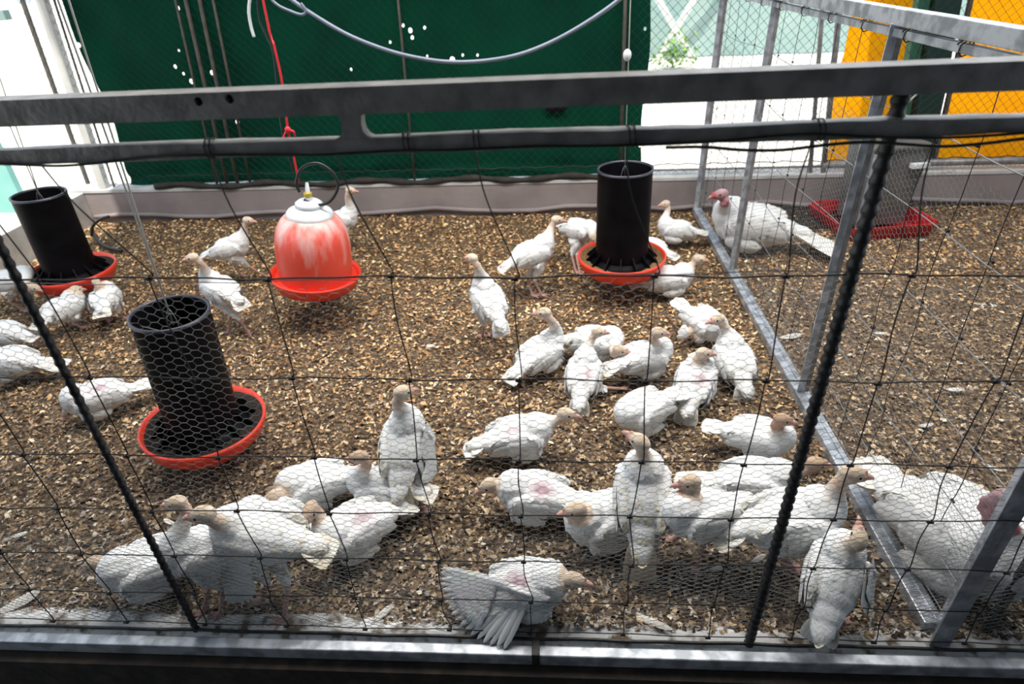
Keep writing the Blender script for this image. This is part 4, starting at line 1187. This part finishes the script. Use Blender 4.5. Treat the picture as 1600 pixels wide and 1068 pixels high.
T('white turkey poult behind the striding one, only its head and chest showing', (318, 862), .17, 215, (277, 785), .325, 182, 'stand', pitch=24, seed=33, steps=[(318, 955), (345, 958)])
T('white turkey poult striding left with a drooping wing at the front', (405, 838), .195, 172, (318, 803), .33, 184, 'stand', pitch=6, seed=34, steps=[(445, 968), (410, 940)], s=1.18, dirt=.7, spread=(1, (345, 868), .165, (383, 948), .05, 16, 7), tailp=-12)
T('white turkey poult lying with a bare pink wing patch, facing left', (834, 774), .085, 176, (764, 757), .125, 200, seed=35, hpitch=-22, s=1.10, bare=.9, tailp=4)
T('white turkey poult crouching with its neck folded, left of the tall one', (944, 812), .085, 204, (900, 796), .17, 186, seed=36, s=1.16, hpitch=-12, dirt=.3)
T('white turkey poult standing tall with its back to the viewer, tail hanging down', (1004, 770), .20, 85, (1000, 690), .35, 140, 'stand', pitch=42, seed=37, tailp=-32, steps=[(1022, 885), (1000, 880)], s=1.14, dirt=1.3, tailfan=4, tail_len=.125, hpitch=12)
T('white turkey poult standing with a red brown throat, facing left, right of the tall one', (1092, 800), .175, 200, (1079, 753), .27, 184, 'stand', pitch=8, seed=38, steps=[(1090, 888), (1052, 842)], s=1.08, brown=.3)
T('white turkey poult lying flat behind the right ribbed bar', (1182, 752), .075, -4, (1274, 724), .19, 4, seed=39, tailp=6, s=1.10, tail_len=.10, tailfan=8, brown=.7, dirt=.3)
T('white turkey poult standing beside the partition, stretching its neck right', (1240, 812), .18, 8, (1330, 740), .325, 0, 'stand', pitch=10, seed=40, steps=[(1225, 888), (1240, 893)], s=1.22, dirt=.5, brown=.2, tailp=-8)
T('white turkey poult at the front right seen from behind with its beak raised', (1306, 898), .17, 62, (1342, 842), .30, 80, 'stand', pitch=34, seed=41, hpitch=48, steps=[(1290, 975), (1318, 975)], s=1.02, dirt=.4, tailp=-40, spread=(-1, (1358, 905), .14, (1362, 958), .05, 14, 6))
T('big white turkey with a red head lying in the right pen near the viewer', (1504, 838), .14, -64, (1576, 782), .34, -20, seed=42, s=1.64, hs=1.35, adult=True, tail_len=.05, tailfan=22, tailp=12, nf=1200)
T('white turkey poult lying at the very front with one wing fanned out', (822, 918), .085, 4, (896, 905), .13, -6, seed=43, s=1.06, hpitch=-10, tail_len=.02, tailp=-20, spread=(-1, (776, 908), .125, (682, 956), .05, 36, 18), bare=.7, pitch=6)

# ------------------------------------------------------------------ loose feathers on the litter
fl = [((30, 940), 40, .10, 'white feather lying at the front left corner by the sill'), ((265, 720 + 95), 160, .045, 'pale feather scrap behind the lying bird at left'),
      ((1010, 968), -28, .13, 'long curved cream quill lying in front near the sill'), ((598, 958), 50, .055, 'short white feather near the front left of the fanned wing'),
      ((680, 600), 75, .035, 'small white feather upright right of the standing bird'), ((1185, 872), 30, .045, 'white feather by the feet of the standing bird'),
      ((1492, 608), -5, .06, 'white feather flat on the litter in the right pen'), ((1446, 664), 8, .05, 'white feather behind the big turkey tail'),
      ((1540, 476), -30, .08, 'long white feather in the right pen away from the birds'), ((1235, 525), 10, .09, 'white down clump beside the partition rail'),
      ((1552, 730), -45, .05, 'white feather near the big red headed turkey'), ((1375, 520), -10, .05, 'small pale feather in the middle of the right pen'),
      ((1120, 888), 15, .05, 'faint white feather between the standing birds legs'), ((670, 540), -8, .06, 'white feather scrap on open litter left of the cluster'),
      ((30, 835), 20, .045, 'pale feather lying by the left edge'), ((1440, 375), 20, .04, 'small white feather in front of the metal feeder')]
for i, (pp, ang, L_, lab) in enumerate(fl):
    p = onz(pp[0], pp[1], 0.012); b = MB()
    d = Vector((1, 0, 0.05)).normalized(); n = Vector((-0.05, 0, 1)).normalized()
    add_feather(b, Vector((-L_ / 2, 0, 0)), d, n, L_, L_ * (0.16 if L_ < 0.11 else 0.07), WHITE, 6, camber=0.3, curl=-0.05)
    b.tube([(-L_ * 0.62, 0, 0.0), (L_ * 0.3, 0, 0.003)], 0.0011, 5); b.c = []
    o = b.build('loose_feather', 'loose', smooth=True); o.location = p; o.rotation_euler = (0.15, 0, math.radians(ang))
    tag(o, lab, 'feather', 'loose feathers on the litter')
